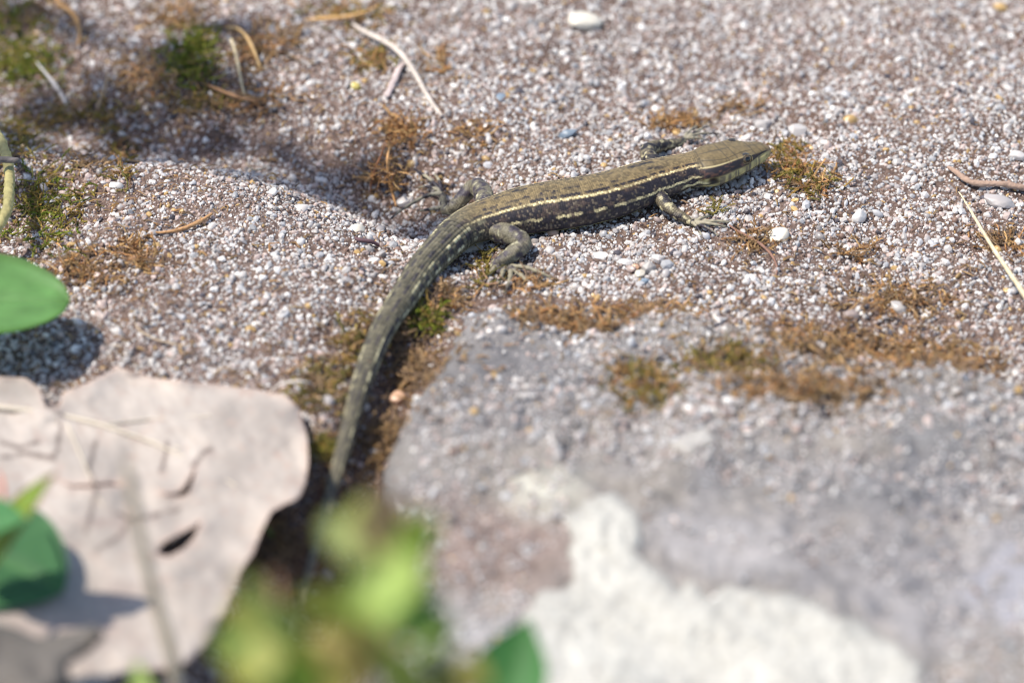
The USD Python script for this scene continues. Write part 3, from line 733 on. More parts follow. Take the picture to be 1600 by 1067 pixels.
ms = solid.to_mesh(); lv, lf = np.array(ms.vert_properties[:, :3], float) / 1000, np.array(ms.tri_verts)
d_, k_ = cKDTree(np.vstack(src_v)).query(lv); lc = np.vstack(src_c)[k_]
# soften the places where the limbs leave the trunk
liz = thing('lizard', 'slender brown wall lizard with pale stripes and dark flanks basking on the sand', 'lizard')
obj('body', (lv, lf), skin_mat, liz, smooth=True, color=lc)
eye_mat = M('lizard_eye', {'a': ('attribute', {'attribute': 'tint'}), 'p': ('principled_bsdf', {'roughness': .08, 'specular_ior_level': .5})}, [('a.color', 'p.base_color')], 'p.BSDF')
claw_mat = M('lizard_claw', {'p': ('principled_bsdf', {'base_color': (.06, .045, .035), 'roughness': .3})}, [], 'p.BSDF')
for s_ in (1, -1):
    p0 = surf(EYE_T, s_ * 1.02); c_, T_, sdv, upv = frame(EYE_T); out = sdv * s_ * .9 + upv * .42; out /= np.linalg.norm(out)
    sph = trimesh.creation.icosphere(subdivisions=4, radius=1.0); q = np.array(sph.vertices)
    fw = q @ out; rad = np.degrees(np.arccos(np.clip(fw, -1, 1)))
    ec = np.where((rad < 26)[:, None], [.004, .004, .004], np.where((rad < 33)[:, None], [.08, .055, .028], np.where((rad < 52)[:, None], [.045, .032, .018], [.03, .024, .018])))
    obj('eye', (q * .00120 + p0 - out * .00066, np.array(sph.faces)), eye_mat, liz, smooth=True, color=ec)
    # upper and lower lid as a thin ring
    ax1 = T_; ax2 = np.cross(out, T_); an = np.linspace(0, 2 * np.pi, 25)[:-1]
    ringp = np.array([p0 + out * .00008 + (ax1 * math.cos(w) * 1.12 + ax2 * math.sin(w) * .80) * MM for w in np.r_[an, an[0]]])
    tv, tf = tube(ringp, .00011, 8, 60)
    obj('eyelid', (tv, tf), skin_mat, liz, smooth=True, color=np.where((tv - p0) @ upv > 0, 1, .9)[:, None] * np.array([.13, .10, .05]))
for cv, cf in claws: obj('claw', (cv, cf), claw_mat, liz, smooth=True)

# ------------------------------------------------------------------ leaves
def blade(length, width, shape=.55, cup=.12, bend=.15, fold=0.0, nu=26, nv=13, thick=.00025, serr=0.0, wave=0.0, seed=0, tipx=.8):
    """a leaf blade along +x, base at the origin, upper face +z; returns vertices, faces, (u along, v across)"""
    u = np.linspace(0, 1, nu); v = np.linspace(-1, 1, nv)
    w = (np.sin(np.pi * u ** shape) ** tipx); w[0] = .03; w[-1] = .02
    w = w * (1 + serr * np.abs(np.sin(u * 40)))
    Uu, Vv = np.meshgrid(u, v, indexing='ij')
    x = Uu * length; y = Vv * w[:, None] * width / 2
    z = cup * width * (Vv ** 2) * w[:, None] + fold * np.abs(Vv) * w[:, None] * width / 2 - bend * length * Uu ** 2 + wave * width * (meshkit.fbm(np.stack([Uu * 4 + seed, Vv * 2, 0 * Uu], -1), 2, seed) - .5)
    z -= .03 * width * np.exp(-(Vv / .12) ** 2)
    top = np.stack([x, y, z], -1).reshape(-1, 3); bot = top - [0, 0, thick]
    i, j = np.meshgrid(np.arange(nu - 1), np.arange(nv - 1), indexing='ij'); q = (i * nv + j).ravel(); N = nu * nv
    f = np.vstack([np.c_[q, q + nv, q + nv + 1], np.c_[q, q + nv + 1, q + 1]])
    edge = np.r_[np.arange(nv), np.arange(1, nu) * nv + nv - 1, (nu - 1) * nv + np.arange(nv - 2, -1, -1), np.arange(nu - 2, 0, -1) * nv]
    e2 = np.roll(edge, -1)
    f = np.vstack([f, f[:, ::-1] + N, np.c_[edge, edge + N, e2 + N], np.c_[edge, e2 + N, e2]])
    return np.vstack([top, bot]), f, np.r_[Uu.ravel(), Uu.ravel()], np.r_[Vv.ravel(), Vv.ravel()]


def leaf_colour(u, v, base, vein, edge=None, seed=0):
    n = meshkit.fbm(np.stack([u * 5, v * 2.5, np.zeros_like(u) + seed], -1), 3, seed)
    c = np.array(base)[None] * (.75 + .5 * n[:, None])
    side = np.abs(np.modf(np.abs(u * 7 - np.abs(v) * 1.6) + 10)[0] - .5)
    c = mixc(c, np.broadcast_to(np.array(vein), c.shape), np.maximum(np.exp(-(v / .07) ** 2) * .8, np.exp(-(side / .06) ** 2) * .3))
    if edge is not None: c = mixc(c, np.broadcast_to(np.array(edge), c.shape), np.clip((np.abs(v) - .82) / .12, 0, 1) * .8 + np.clip((u - .9) / .1, 0, 1) * .6)
    return c


def place_blade(vv, base, tip, up):
    """moves a blade along +x so that it runs from base to tip with its upper face towards up"""
    base, tip, up = map(np.asarray, (base, tip, up)); ex = tip - base; L = np.linalg.norm(ex); ex = ex / L
    ey = np.cross(up, ex); ey /= np.linalg.norm(ey); ez = np.cross(ex, ey)
    return base + vv[:, :1] * ex + vv[:, 1:2] * ey + vv[:, 2:] * ez


def add_leaf(parent, base, tip, width, up, col, vein, edge=None, name='leaf', seed=0, top=False, **kw):
    L = np.linalg.norm(np.asarray(tip) - np.asarray(base)); extra = {k: kw.pop(k) for k in ('label', 'cat', 'group') if k in kw}
    v, f, u, w = blade(L, width, seed=seed, **kw)
    return obj(name, (place_blade(v, base, tip, up), f), leaf_mat, parent, smooth=True, color=leaf_colour(u, w, col, vein, edge, seed), **extra)


CAMUP = np.array([-.05, -.2, .97])
# glossy leaf reaching in from the left
lf_t = thing('green_leaf', 'glossy oval light green leaf reaching in at the left edge above the dead leaf', 'leaf')
add_leaf(lf_t, at(-190, 462, .016), at(109, 466, .014), .0200, (-.03, -.2, .97), (.19, .38, .12), (.22, .41, .14), (.10, .22, .04), name='blade', seed=4, shape=1.0, cup=.07, bend=.02, tipx=.5, wave=.05, nu=40, nv=19)
pv, pf = tube([at(-185, 470, .0138), at(-260, 480, .012), at(-360, 500, .004), at(-400, 510, -.002)], [.0006, .0007, .0008, .0009], 8, 20)
obj('stalk', (pv, pf), twig_mat, lf_t, smooth=True, color=np.broadcast_to([.20, .22, .06], pv.shape))

# dead leaf lower left
DL = [(-260, 640), (-160, 600), (-60, 585), (0, 588), (40, 590), (62, 606), (72, 634), (92, 634), (98, 612), (132, 600), (165, 584), (186, 573), (205, 580), (240, 590), (330, 600), (400, 608), (445, 616), (468, 638), (480, 680), (482, 720), (478, 752), (468, 776), (446, 786), (424, 798),
      (408, 830), (396, 862), (376, 890), (362, 925), (350, 955), (335, 985), (318, 1010), (296, 1032), (262, 1044), (225, 1046), (180, 1058), (130, 1085), (60, 1150), (-80, 1190), (-240, 1120), (-300, 900)]
hole1 = [(244, 864), (256, 846), (280, 834), (314, 814), (304, 838), (288, 856), (264, 869)]
hole2 = [(250, 769), (272, 771), (285, 764), (295, 748), (306, 729), (302, 750), (294, 771), (281, 776), (262, 774)]
hole3 = [(92, 750), (110, 757), (140, 756), (170, 753), (198, 757), (170, 758), (140, 761), (112, 761)]


def dl_z(px_, py_, d):
    px_, py_ = np.asarray(px_, float), np.asarray(py_, float)
    v = meshkit.fbm(np.stack([px_ / 190, py_ / 120, 0 * px_ + 3.0], -1), 2, 61) - .5; w = meshkit.fbm(np.stack([px_ / 42, py_ / 30, 0 * px_ + 5.0], -1), 3, 62) - .5
    ec = meshkit.fbm(np.stack([px_ / 70, py_ / 50, 0 * px_ + 8.0], -1), 2, 63) - .42
    z = .0066 + .0046 * v + .0012 * w + .0060 * ec * np.exp(-np.asarray(d) / 22.0)
    z = z - .0022 * np.clip((px_ - 250) / 250, -1, 1) - .0012 * np.clip((660 - py_) / 60, 0, 1)
    z = z + .0003 * np.exp(-((py_ - 634 - .23 * px_) / 8.0) ** 2) * np.clip((300 - px_) / 100, 0, 1)
    for (cx, cy) in ((290, 770), (140, 757)):
        z = z + .0004 * np.exp(-(((px_ - cx) / 42) ** 2 + ((py_ - cy) / 16) ** 2))
    return z


dl = thing('dead_leaf', 'large pale tan dead leaf with cracks and a hole, lying beside the tail', 'leaf')
V, f, P, e = pix_patch(DL, dl_z, 5.0, [hole1, hole2, hole3], thick=.00035, seed=5)
nz = meshkit.fbm(np.c_[P / 60, 0 * P[:, 0]], 4, 71); n3 = meshkit.fbm(np.c_[P / 14, 0 * P[:, 0]], 3, 72)
c = np.array([.37, .318, .272]) * (.70 + .60 * nz[:, None])
fv = meshkit.fbm(np.c_[(P[:, 0] * .6 + P[:, 1]) / 34, (P[:, 0] - P[:, 1] * .6) / 9, 0 * P[:, 0]], 3, 73)
c = c * (.86 + .28 * fv[:, None])
sv = np.abs(np.modf((P[:, 0] * .42 + np.abs(P[:, 1] - 634 - .23 * P[:, 0]) * .9 + 900) / 58)[0] - .5); c = mixc(c, np.broadcast_to([.30, .235, .19], c.shape), np.clip(1 - (.5 - sv) / .045, 0, 1) * .45)
c = mixc(c, np.broadcast_to([.36, .27, .22], c.shape), (n3 - .60) * 3.0)
c = mixc(c, np.broadcast_to([.42, .30, .24], c.shape), np.exp(-e / 5.0) * .7)
for (cx, cy, rx, ry) in ((185, 925, 40, 22), (150, 985, 60, 25), (330, 707, 7, 5), (170, 815, 60, 8), (60, 1010, 90, 60)):
    c = mixc(c, np.broadcast_to([.30, .235, .20], c.shape), np.exp(-((P[:, 0] - cx) / rx) ** 2 - ((P[:, 1] - cy) / ry) ** 2) * .75)
for crack in ([(74, 634), (100, 650), (150, 660)], [(88, 680), (92, 700), (80, 715), (60, 712)], [(180, 800), (205, 812), (240, 805), (280, 795)], [(262, 690), (258, 715), (252, 735)], [(300, 730), (320, 705), (330, 700)], [(0, 715), (40, 708), (85, 716)], [(92, 690), (96, 665), (88, 655)], [(0, 690), (30, 700), (60, 690)], [(150, 690), (140, 730), (150, 770), (135, 830)], [(205, 812), (185, 840), (150, 860)]):
    c = mixc(c, np.broadcast_to([.11, .08, .065], c.shape), np.exp(-(shapely.distance(LineString(crack), shapely.points(P)) / 3.0) ** 2) * .95)
obj('blade', (V, f), deadleaf_mat, dl, smooth=40 and True, color=np.minimum(c, .8))


def leaf_vein(pts, r0, r1):
    Q = []
    for px_, py_ in pts: Q.append(at(px_, py_, float(dl_z(px_, py_, 40)) + .0001))
    tv, tf = tube(Q, np.linspace(r0, r1, len(Q)), 8, 50)
    obj('vein', (tv, tf), deadleaf_mat, dl, smooth=True, color=np.broadcast_to([.56, .48, .37], tv.shape))


leaf_vein([(-150, 622), (-40, 632), (40, 641), (100, 650), (160, 664), (220, 684), (280, 700)], .00055, .0002)
leaf_vein([(160, 664), (230, 655), (330, 650)], .0002, .0001)
leaf_vein([(100, 650), (130, 720), (160, 790)], .0002, .0001)
leaf_vein([(225, 686), (300, 720), (370, 760)], .0002, .0001)

# withered leaf, bottom left corner; its grey brown is darkened to stand in for shadow
gd = thing('withered_leaf', 'grey brown withered leaf darkened for shadow, curled in the bottom left corner', 'leaf')
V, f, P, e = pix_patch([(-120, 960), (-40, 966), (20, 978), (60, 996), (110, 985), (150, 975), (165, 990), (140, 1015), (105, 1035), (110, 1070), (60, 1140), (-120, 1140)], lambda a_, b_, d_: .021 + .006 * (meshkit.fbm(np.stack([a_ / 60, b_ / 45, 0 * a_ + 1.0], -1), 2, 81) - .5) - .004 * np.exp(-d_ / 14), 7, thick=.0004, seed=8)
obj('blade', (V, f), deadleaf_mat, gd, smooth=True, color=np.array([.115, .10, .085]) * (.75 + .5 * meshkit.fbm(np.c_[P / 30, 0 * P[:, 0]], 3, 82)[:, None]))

# ------------------------------------------------------------------ low green plants in front
def plant_stem(parent, pts, r0, r1, colour, name='stem'):
    tv, tf = tube(pts, np.linspace(r0, r1, len(pts)), 8, 36, spline=PchipInterpolator)
    obj(name, (tv, tf), twig_mat, parent, smooth=True, color=np.broadcast_to(colour, tv.shape))


def D(px_, py_, d): return at_depth(px_, py_, d)


SPRIG = -.040


GREEN, LIME, OLV, YEL, DARKG = (.24, .42, .11), (.42, .53, .15), (.43, .45, .13), (.46, .42, .12), (.07, .21, .06)
pl = thing('green_sprig', 'blurred lime green sprig standing in the crevice at the bottom centre', 'plant')
root = on(560, 1110, -.002)
leaves = [  # base px, tip px, depth, width mm, colour
    ((610, 850), (585, 752), .470, 4.5, (.42, .30, .18)), ((600, 905), (560, 768), .470, 6.0, OLV), ((555, 880), (512, 790), .465, 4.0, (.36, .40, .14)), ((625, 925), (655, 788), .462, 5.0, LIME), ((600, 960), (640, 850), .455, 6.0, LIME), ((590, 985), (555, 890), .46, 4.5, LIME),
    ((560, 980), (460, 935), .46, 6.0, (.33, .36, .06)), ((455, 1030), (385, 895), .468, 8.0, LIME), ((440, 1080), (345, 985), .466, 8.0, (.24, .36, .10)), ((470, 1100), (440, 1000), .46, 7.0, (.26, .38, .06)), ((560, 1060), (500, 975), .462, 6.0, (.30, .24, .08)),
    ((600, 1010), (690, 905), .465, 3.6, GREEN), ((610, 1060), (575, 960), .458, 5.0, OLV), ((650, 1110), (615, 1010), .46, 4.6, (.24, .30, .07)), ((690, 1110), (665, 925), .468, 4.0, (.16, .30, .12)), ((520, 1110), (560, 1010), .462, 5, (.28, .26, .07)), ((580, 860), (600, 770), .466, 4.0, (.34, .30, .13))]
gg = np.random.default_rng(5)
for kx in range(17):
    a_, b_ = [(630, 850), (400, 940), (365, 1030), (690, 970), (730, 1050), (640, 1050), (430, 1050), (540, 960), (600, 900), (480, 1020)][kx % 10]
    a_ += gg.normal(0, 22); b_ += gg.normal(0, 22); th = gg.uniform(-2.6, -.5)
    leaves.append(((a_ - 38 * math.cos(th), b_ - 38 * math.sin(th)), (a_ + 38 * math.cos(th), b_ + 38 * math.sin(th)), .464 + gg.normal(0, .006), gg.uniform(3.2, 5.2), [LIME, OLV, (.42, .44, .10), (.30, .46, .10), YEL][kx % 5]))
for kx, (b_, t_, d_, w_, c_) in enumerate(leaves):
    g = np.random.default_rng(900 + kx)
    add_leaf(pl, D(*b_, d_ + SPRIG + g.uniform(-.004, .006)), D(*t_, d_ + SPRIG + g.uniform(-.008, .012)), w_ * 1.32 * MM, np.array([-.1, -.06, 1]) + g.normal(0, .16, 3), c_, tuple(np.array(c_) * 1.35), (.30, .16, .07) if kx % 3 == 0 else None, seed=kx, shape=.75, cup=.14, bend=.08, nu=16, nv=9)
for pts in ([(560, 1110, 0), (585, 1000, .466), (605, 905, .470), (575, 800, .474)], [(560, 1110, 0), (610, 1040, .464), (640, 930, .462), (648, 820, .463)], [(560, 1110, 0), (500, 1060, .466), (450, 1010, .468), (430, 900, .472)], [(560, 1110, 0), (660, 1080, .466), (690, 1040, .468)]):
    plant_stem(pl, [root if d_ == 0 else D(a_, b_, d_ + SPRIG) for a_, b_, d_ in pts], .0009, .0004, (.30, .17, .10))
dk = thing('dark_leaf', 'single pointed dark green leaf at the bottom in front of the white lichen', 'leaf')
add_leaf(dk, D(778, 1120, .497), D(826, 965, .500), .0105, CAMUP + np.array([.15, 0, 0]), (.085, .25, .07), (.10, .25, .07), name='blade', seed=40, shape=.8, cup=.16, bend=.02, tipx=1.0, nu=24, nv=13)
plant_stem(dk, [D(770, 1108, .497), D(760, 1180, .497), on(750, 1230, -.002)], .0006, .0007, (.20, .15, .06), 'stalk')

bl_ = thing('broad_sprig', 'broad dark green leaf with a folded red edged young leaf at the left edge', 'plant')
add_leaf(bl_, D(-75, 835, .552), D(98, 915, .546), .0212, (-.05, -.15, .98), (.085, .22, .085), (.16, .34, .13), name='leaf', seed=50, shape=.80, cup=.03, bend=.05, tipx=.62, nu=30, nv=15)
add_leaf(bl_, D(-30, 905, .542), D(78, 738, .535), .0078, (-.25, -.1, .95), (.30, .42, .08), (.38, .42, .12), (.42, .16, .09), name='young_leaf', seed=51, shape=.75, cup=.10, bend=.03, fold=.2, nu=26, nv=11)
add_leaf(bl_, D(-60, 830, .538), D(28, 800, .532), .0095, (-.05, -.15, .97), (.10, .28, .10), (.18, .36, .14), name='leaf', seed=52, shape=.75, nu=20, nv=11)
plant_stem(bl_, [on(120, 1075, .006), D(96, 1000, .552), D(80, 945, .554), D(40, 900, .554), D(-20, 880, .553), D(-40, 830, .556)], .0005, .00035, (.42, .12, .07))
plant_stem(bl_, [D(-30, 905, .528), D(-12, 840, .535), D(4, 775, .54), D(-2, 740, .545)], .0005, .0003, (.45, .12, .06))

oh = thing('overhanging_branch', 'unseen leafy branch added beyond the left edge to shade the ground', 'branch')  # unseen branch, added to cast the soft shade at upper left
g = np.random.default_rng(70)
spots = [(20 + 620 * f_ + g.normal(0, 22), 130 + 150 * f_ + g.normal(0, 30)) for f_ in np.linspace(0, 1, 19)] + [(g.uniform(-40, 150), g.uniform(-20, 330)) for _ in range(13)] + [(g.uniform(150, 420), g.uniform(20, 140)) for _ in range(6)]  # ground points that the leaves are set to shade
axis = []
for kx, (a_, b_) in enumerate(spots):
    p = at(a_, b_, 0.0) + sd * (.80 + g.uniform(-.05, .05)); dv = g.normal(0, 1, 3) * [1, 1, .4]; dv /= np.linalg.norm(dv); axis.append(p)
    L = g.uniform(.011, .019); add_leaf(oh, p - dv * L / 2, p + dv * L / 2, L * .55, sd + g.normal(0, .3, 3), GREEN, LIME, seed=70 + kx, shape=.8, nu=10, nv=7)
    q0 = at(330, 180, 0) + sd * .80 + [0, 0, .004]
axis = np.array(axis); ordr = np.argsort(axis[:, 0]); mid = axis[ordr][[0, 8, 18, 28, 37]] + [0, 0, .004]
foot = np.array([-.75, .10, -.002]); plant_stem(oh, [foot, foot + [.05, 0, .4], foot + [.16, 0, .66], *mid], .004, .0006, (.16, .11, .07))

lt = thing('small_leaf', 'tiny pale green leaf tip at the bottom edge beside the dry stalk', 'leaf')
add_leaf(lt, D(228, 1110, .49), D(212, 1030, .492), .0036, CAMUP, LIME, (.3, .45, .12), name='blade', seed=60, nu=12, nv=7)
plant_stem(lt, [D(228, 1108, .49), D(232, 1170, .49), on(236, 1230, -.002)], .0003, .0004, (.20, .22, .06), 'stalk')
ns = thing('seedling_tip', 'tiny bright green shoot under the right edge of the dead leaf', 'plant')
p0 = on(432, 838, 0)
add_leaf(ns, p0 - [0, 0, .001], on(416, 815, .004), .0016, CAMUP, GREEN, LIME, name='blade', seed=61, nu=10, nv=5)

# ------------------------------------------------------------------ stalks and twigs
def stick(name, label, cat, pts, rs, colour, sides=9, seed=0, flat=1.0, world=None):
    P = np.array(world) if world is not None else np.array([on(*p) for p in pts])
    tv, tf = tube(P, np.array(rs) * MM, sides, 70, flat, PchipInterpolator if world is not None else CubicSpline)
    n = meshkit.fbm(tv * 900 + seed, 3, seed)
    ctr = tv * 1.0
    tv = tv + (meshkit.fbm(tv * 1500 + seed, 2, seed)[:, None] - .5) * np.mean(rs) * .5 * MM * np.random.default_rng(seed).normal(size=3)
    obj(name, (tv, tf), twig_mat, None, smooth=True, color=np.array(colour) * (.6 + .8 * n[:, None]), label=label, cat=cat)


stick('dry_stalk', 'blurred grey brown dry stalk standing up in front of the dead leaf', 'stalk', None, [.55, .75, .8, .9, 1.0, 1.1], (.40, .33, .23), seed=1,
      world=[D(198, 722, .500), D(210, 790, .503), D(224, 860, .506), D(246, 945, .510), D(272, 1040, .514), on(300, 1120, -.002)])
stick('pale_straw', 'long bent pale straw lying on the sand above the far hind foot', 'straw', [(552, 40, 2), (585, 58, 2.6), (620, 80, 2.4), (648, 115, 2.0), (668, 150, 1.6), (690, 181, 1.0)], [.35, .55, .6, .55, .5, .35], (.50, .42, .36), seed=2) if False else None
stick('pale_straw', 'long bent pale straw lying on the sand above the far hind foot', 'straw', [(552, 38, .0014), (590, 60, .0022), (622, 80, .0024), (650, 118, .0020), (668, 150, .0016), (690, 181, .0006)], [.35, .55, .6, .55, .5, .35], (.52, .44, .37), seed=2)
stick('straw_piece', 'short pinkish straw piece crossing under the long bent straw', 'straw', [(603, 150, .0008), (616, 125, .0010), (630, 100, .0010), (648, 92, .0006)], [.6, .7, .5, .2], (.46, .37, .34), seed=3, flat=.6)
stick('brown_twig', 'crooked brown twig lying at the right edge beside the snout level', 'twig', [(1482, 262, .0008), (1500, 274, .0012), (1522, 286, .0013), (1550, 287, .0012), (1580, 290, .0012), (1640, 296, .001)], [.3, .55, .6, .55, .6, .6], (.33, .22, .16), seed=4)
stick('grass_straw', 'thin straight yellowish grass straw slanting down at the right edge', 'straw', [(1498, 300, .0012), (1520, 335, .0030), (1550, 385, .0050), (1580, 430, .0064), (1625, 500, .0085)], [.12, .24, .34, .42, .48], (.62, .50, .32), seed=5)
stick('orange_twig', 'thin orange brown twig lying alone on the sand left of the tail', 'twig', [(238, 363, .0004), (268, 362, .0008), (300, 352, .0010), (331, 334, .0008)], [.18, .3, .4, .25], (.40, .22, .10), seed=6)
stick('dark_twig', 'short blackish twig end jutting in at the left edge', 'twig', [(-60, 250, .012), (-20, 250, .0122), (10, 250, .012), (28, 251, .012)], [.6, .62, .62, .5], (.11, .095, .09), seed=7)
stick('yellow_stem', 'thick yellow green stem curving down at the left edge under the blackish twig', 'stem', [(-20, 200, .004), (4, 228, .008), (14, 262, .009), (14, 300, .009), (6, 340, .008), (-12, 372, .006)], [.7, .95, 1.0, 1.0, .95, .8], (.30, .26, .11), seed=8)
stick('rust_twig', 'rusty kinked twig at the top edge left of the green moss', 'twig', [(88, -8, .001), (100, 12, .0016), (118, 28, .0018), (124, 50, .0012), (122, 70, .0008)], [.5, .6, .6, .4, .25], (.42, .23, .09), seed=9)
stick('white_fibre', 'pale frayed fibre lying on the green moss at the left', 'fibre', [(58, 98, .003), (74, 118, .0034), (88, 136, .003), (104, 166, .001)], [.12, .3, .45, .15], (.55, .50, .45), seed=10)
stick('upright_straw', 'short brown straw standing crooked between the two green moss tufts', 'straw', [(152, 170, .0006), (160, 150, .0018), (166, 130, .0028), (167, 112, .0036)], [.4, .35, .3, .2], (.36, .25, .15), seed=11)
stick('thin_straw', 'thin pale straw leaning right of the upper green moss tuft', 'straw', [(361, 62, .004), (370, 92, .003), (374, 112, .002), (387, 158, .0008)], [.25, .3, .28, .2], (.52, .42, .26), seed=12)
stick('purple_twig', 'small dark purple twig left of the tail base', 'twig', [(556, 372, .0006), (568, 376, .001), (580, 378, .0011), (592, 384, .0006)], [.3, .42, .4, .25], (.10, .055, .06), seed=13)
stick('curved_fibre', 'curved pale fibre at the far right corner of the dead leaf', 'fibre', [(422, 614, .001), (440, 600, .0025), (462, 596, .003), (486, 600, .001)], [.15, .22, .2, .1], (.62, .54, .46), seed=14)
stick('thin_root', 'hair thin tan root on the sand right of the glossy green leaf', 'root', [(212, 505, .0006), (226, 522, .001), (250, 532, .001), (285, 540, .0005)], [.1, .14, .14, .08], (.50, .38, .25), seed=15)
stick('red_straw', 'reddish strand lying beside the near front toes', 'strand', [(1140, 352, .0006), (1162, 366, .0009), (1186, 380, .0010), (1205, 398, .0008), (1212, 430, .0004)], [.18, .26, .3, .26, .14], (.22, .12, .085), seed=16)

for k_, (lab, pts, rs, col_) in enumerate((
    ('rusty red strand bent upright left of the far hind toes', [(598, 226, .0004), (592, 250, .002), (584, 272, .003), (579, 300, .0006)], [.12, .22, .24, .14], (.34, .15, .07)),
    ('orange strand hanging down beside the rusty red one', [(612, 228, .0006), (606, 262, .0022), (611, 292, .0020), (619, 322, .0004)], [.16, .3, .28, .16], (.50, .27, .11)),
    ('orange strand lying along the top edge left of the long straw', [(478, 32, .0006), (515, 29, .0018), (555, 24, .0018), (592, 8, .0008)], [.25, .42, .4, .2], (.48, .28, .11)),
    ('curved tan strand right of the thin leaning straw', [(352, 44, .0008), (376, 48, .003), (396, 78, .003), (408, 108, .0008)], [.2, .34, .36, .2], (.42, .27, .12)),
    ('rusty strand below the thin leaning straw', [(312, 128, .0006), (345, 142, .0018), (380, 154, .0016), (408, 160, .0006)], [.18, .32, .34, .2], (.36, .19, .09)),
    ('thin tan fibre lying in the bright sand left of the hind foot', [(385, 255, .0005), (402, 266, .0012), (420, 258, .0012)], [.12, .16, .1], (.42, .33, .22)))):
    stick('dry_strand', lab, 'strand', pts, rs, col_, seed=30 + k_)

# ------------------------------------------------------------------ pebbles that stand out
def pebble(label, px_, py_, w_px, h_ratio, material, seed, ang=0.0, lift=.35, cat='pebble', fac=False, n=22):
    p = on(px_, py_); z = p[2]
    if slab_poly.contains(Point(p[0], p[1])): z = max(z, float(slab_z(p[0], p[1])[0]))
    rr = w_px / 2 / 8889 * 1.05
    v, f = stone_shape(seed, n, (1, .8, h_ratio)) if fac else rounded_stone(seed, (1, .85, h_ratio), 3, .10)
    T = trimesh.transformations.rotation_matrix(ang, [0, 0, 1])[:3, :3]
    obj('pebble', (v @ T.T * rr + [p[0], p[1], z + rr * lift * h_ratio], f), material, None, smooth=30 if fac else True, label=label, cat=cat)


PM = {k: GM[k] for k in GM}
cream_mat = grain_mat('cream_pebble', (.60, .54, .44), .45, .15, .05); orange_mat = grain_mat('orange_pebble', (.62, .38, .24), .4, .25, .1); yellow_mat = grain_mat('yellow_pebble', (.50, .40, .12), .35, .2, .05)
slate_mat = grain_mat('slate_pebble', (.16, .20, .24), .4, .1, .1); brownp_mat = grain_mat('brown_pebble', (.36, .24, .16), .5, .1, .1)
pebble('largest smooth oval cream white pebble near the top edge', 915, 38, 52, .62, cream_mat, 301, .1)
pebble('small yellow pebble below the short straw piece', 556, 138, 17, .8, yellow_mat, 302)
pebble('rounded amber pebble on the sand above the snout', 1328, 190, 22, .8, PM['amber'], 303)
pebble('brown pebble alone in the top right corner', 1563, 16, 22, .9, PM['amber'], 304)
pebble('round milky pebble with a dark pit below the snout moss', 1342, 344, 24, .85, PM['milky'], 305)
pebble('chunky cream white pebble right of the near front toes', 1216, 373, 34, .7, cream_mat, 306, .4)
pebble('clear angular quartz pebble just above the snout', 1190, 198, 28, .7, PM['quartz'], 307, .3, fac=True)
pebble('wide clear quartz pebble right of the snout top', 1246, 208, 38, .6, PM['quartz'], 308, .1, fac=True)
pebble('pale smooth pebble at the right edge level with the snout', 1590, 246, 28, .6, PM['quartz'], 309, .2)
pebble('flat pale pebble between twig and grass straw at the right', 1562, 318, 40, .45, PM['grey'], 310, .2)
pebble('white oval pebble left of the clear quartz chunk', 977, 412, 19, .65, PM['milky'], 311)
pebble('sliver shaped bright white pebble below the belly', 938, 401, 28, .4, PM['milky'], 312, -.1, fac=True)
pebble('orange peach pebble in the dark crevice right of the tail', 621, 626, 30, .75, orange_mat, 313)
pebble('bluish slate pebble below the long bent straw', 785, 155, 16, .8, slate_mat, 314)
pebble('slate blue pebble on the sand behind the back', 886, 212, 22, .7, slate_mat, 315)
pebble('milky pebble cluster piece left of the far hind toes', 632, 318, 28, .6, PM['quartz'], 316, .3, fac=True)
pebble('cream angular pebble on the sand left of the tail base', 558, 361, 26, .7, cream_mat, 317, .5, fac=True)
pebble('grey milky pebble left of the tail below the cream one', 585, 411, 20, .8, PM['milky'], 318, fac=True)
pebble('brown pebble under the belly behind the near knee', 863, 366, 22, .7, brownp_mat, 319)
pebble('bluish white pebble in the shade left of the tail top', 176, 250, 17, .6, PM['blue'], 320)
pebble('bright white angular pebble on the sand at the left', 178, 291, 18, .6, PM['milky'], 321, fac=True)
pebble('tan pebble at the notch between tail and near hind foot', 735, 388, 42, .55, cream_mat, 322, .3, .1)
pebble('pale pebble among brown moss at the right', 1405, 484, 26, .6, PM['quartz'], 323, .2)
pebble('beige pebble among the brown moss right of the slab top', 1330, 497, 26, .7, PM['pink'], 324)
# the clear quartz chunk, several crystals grown together
qc = thing('quartz_chunk', 'jagged chunk of clear and rusty quartz on the sand below the trunk', 'pebble')
for k_, (a_, b_, w_, h_, mt, dz) in enumerate(((1013, 425, 30, .9, PM['quartz'], .0008), (1042, 421, 24, .8, PM['blue'], .0011), (1000, 432, 22, .8, cream_mat, .0004), (1008, 442, 18, .8, slate_mat, .0002), (1028, 410, 20, .9, PM['quartz'], .0008), (992, 420, 16, .9, orange_mat, .0003), (1000, 446, 18, .7, PM['blue'], .0002))):
    p = on(a_, b_); rr = w_ / 2 / 8889
    v, f = stone_shape(400 + k_, 16, (1, .8, h_)); obj('crystal', (v * rr + [p[0], p[1], p[2] + dz], f), mt, qc, smooth=False)

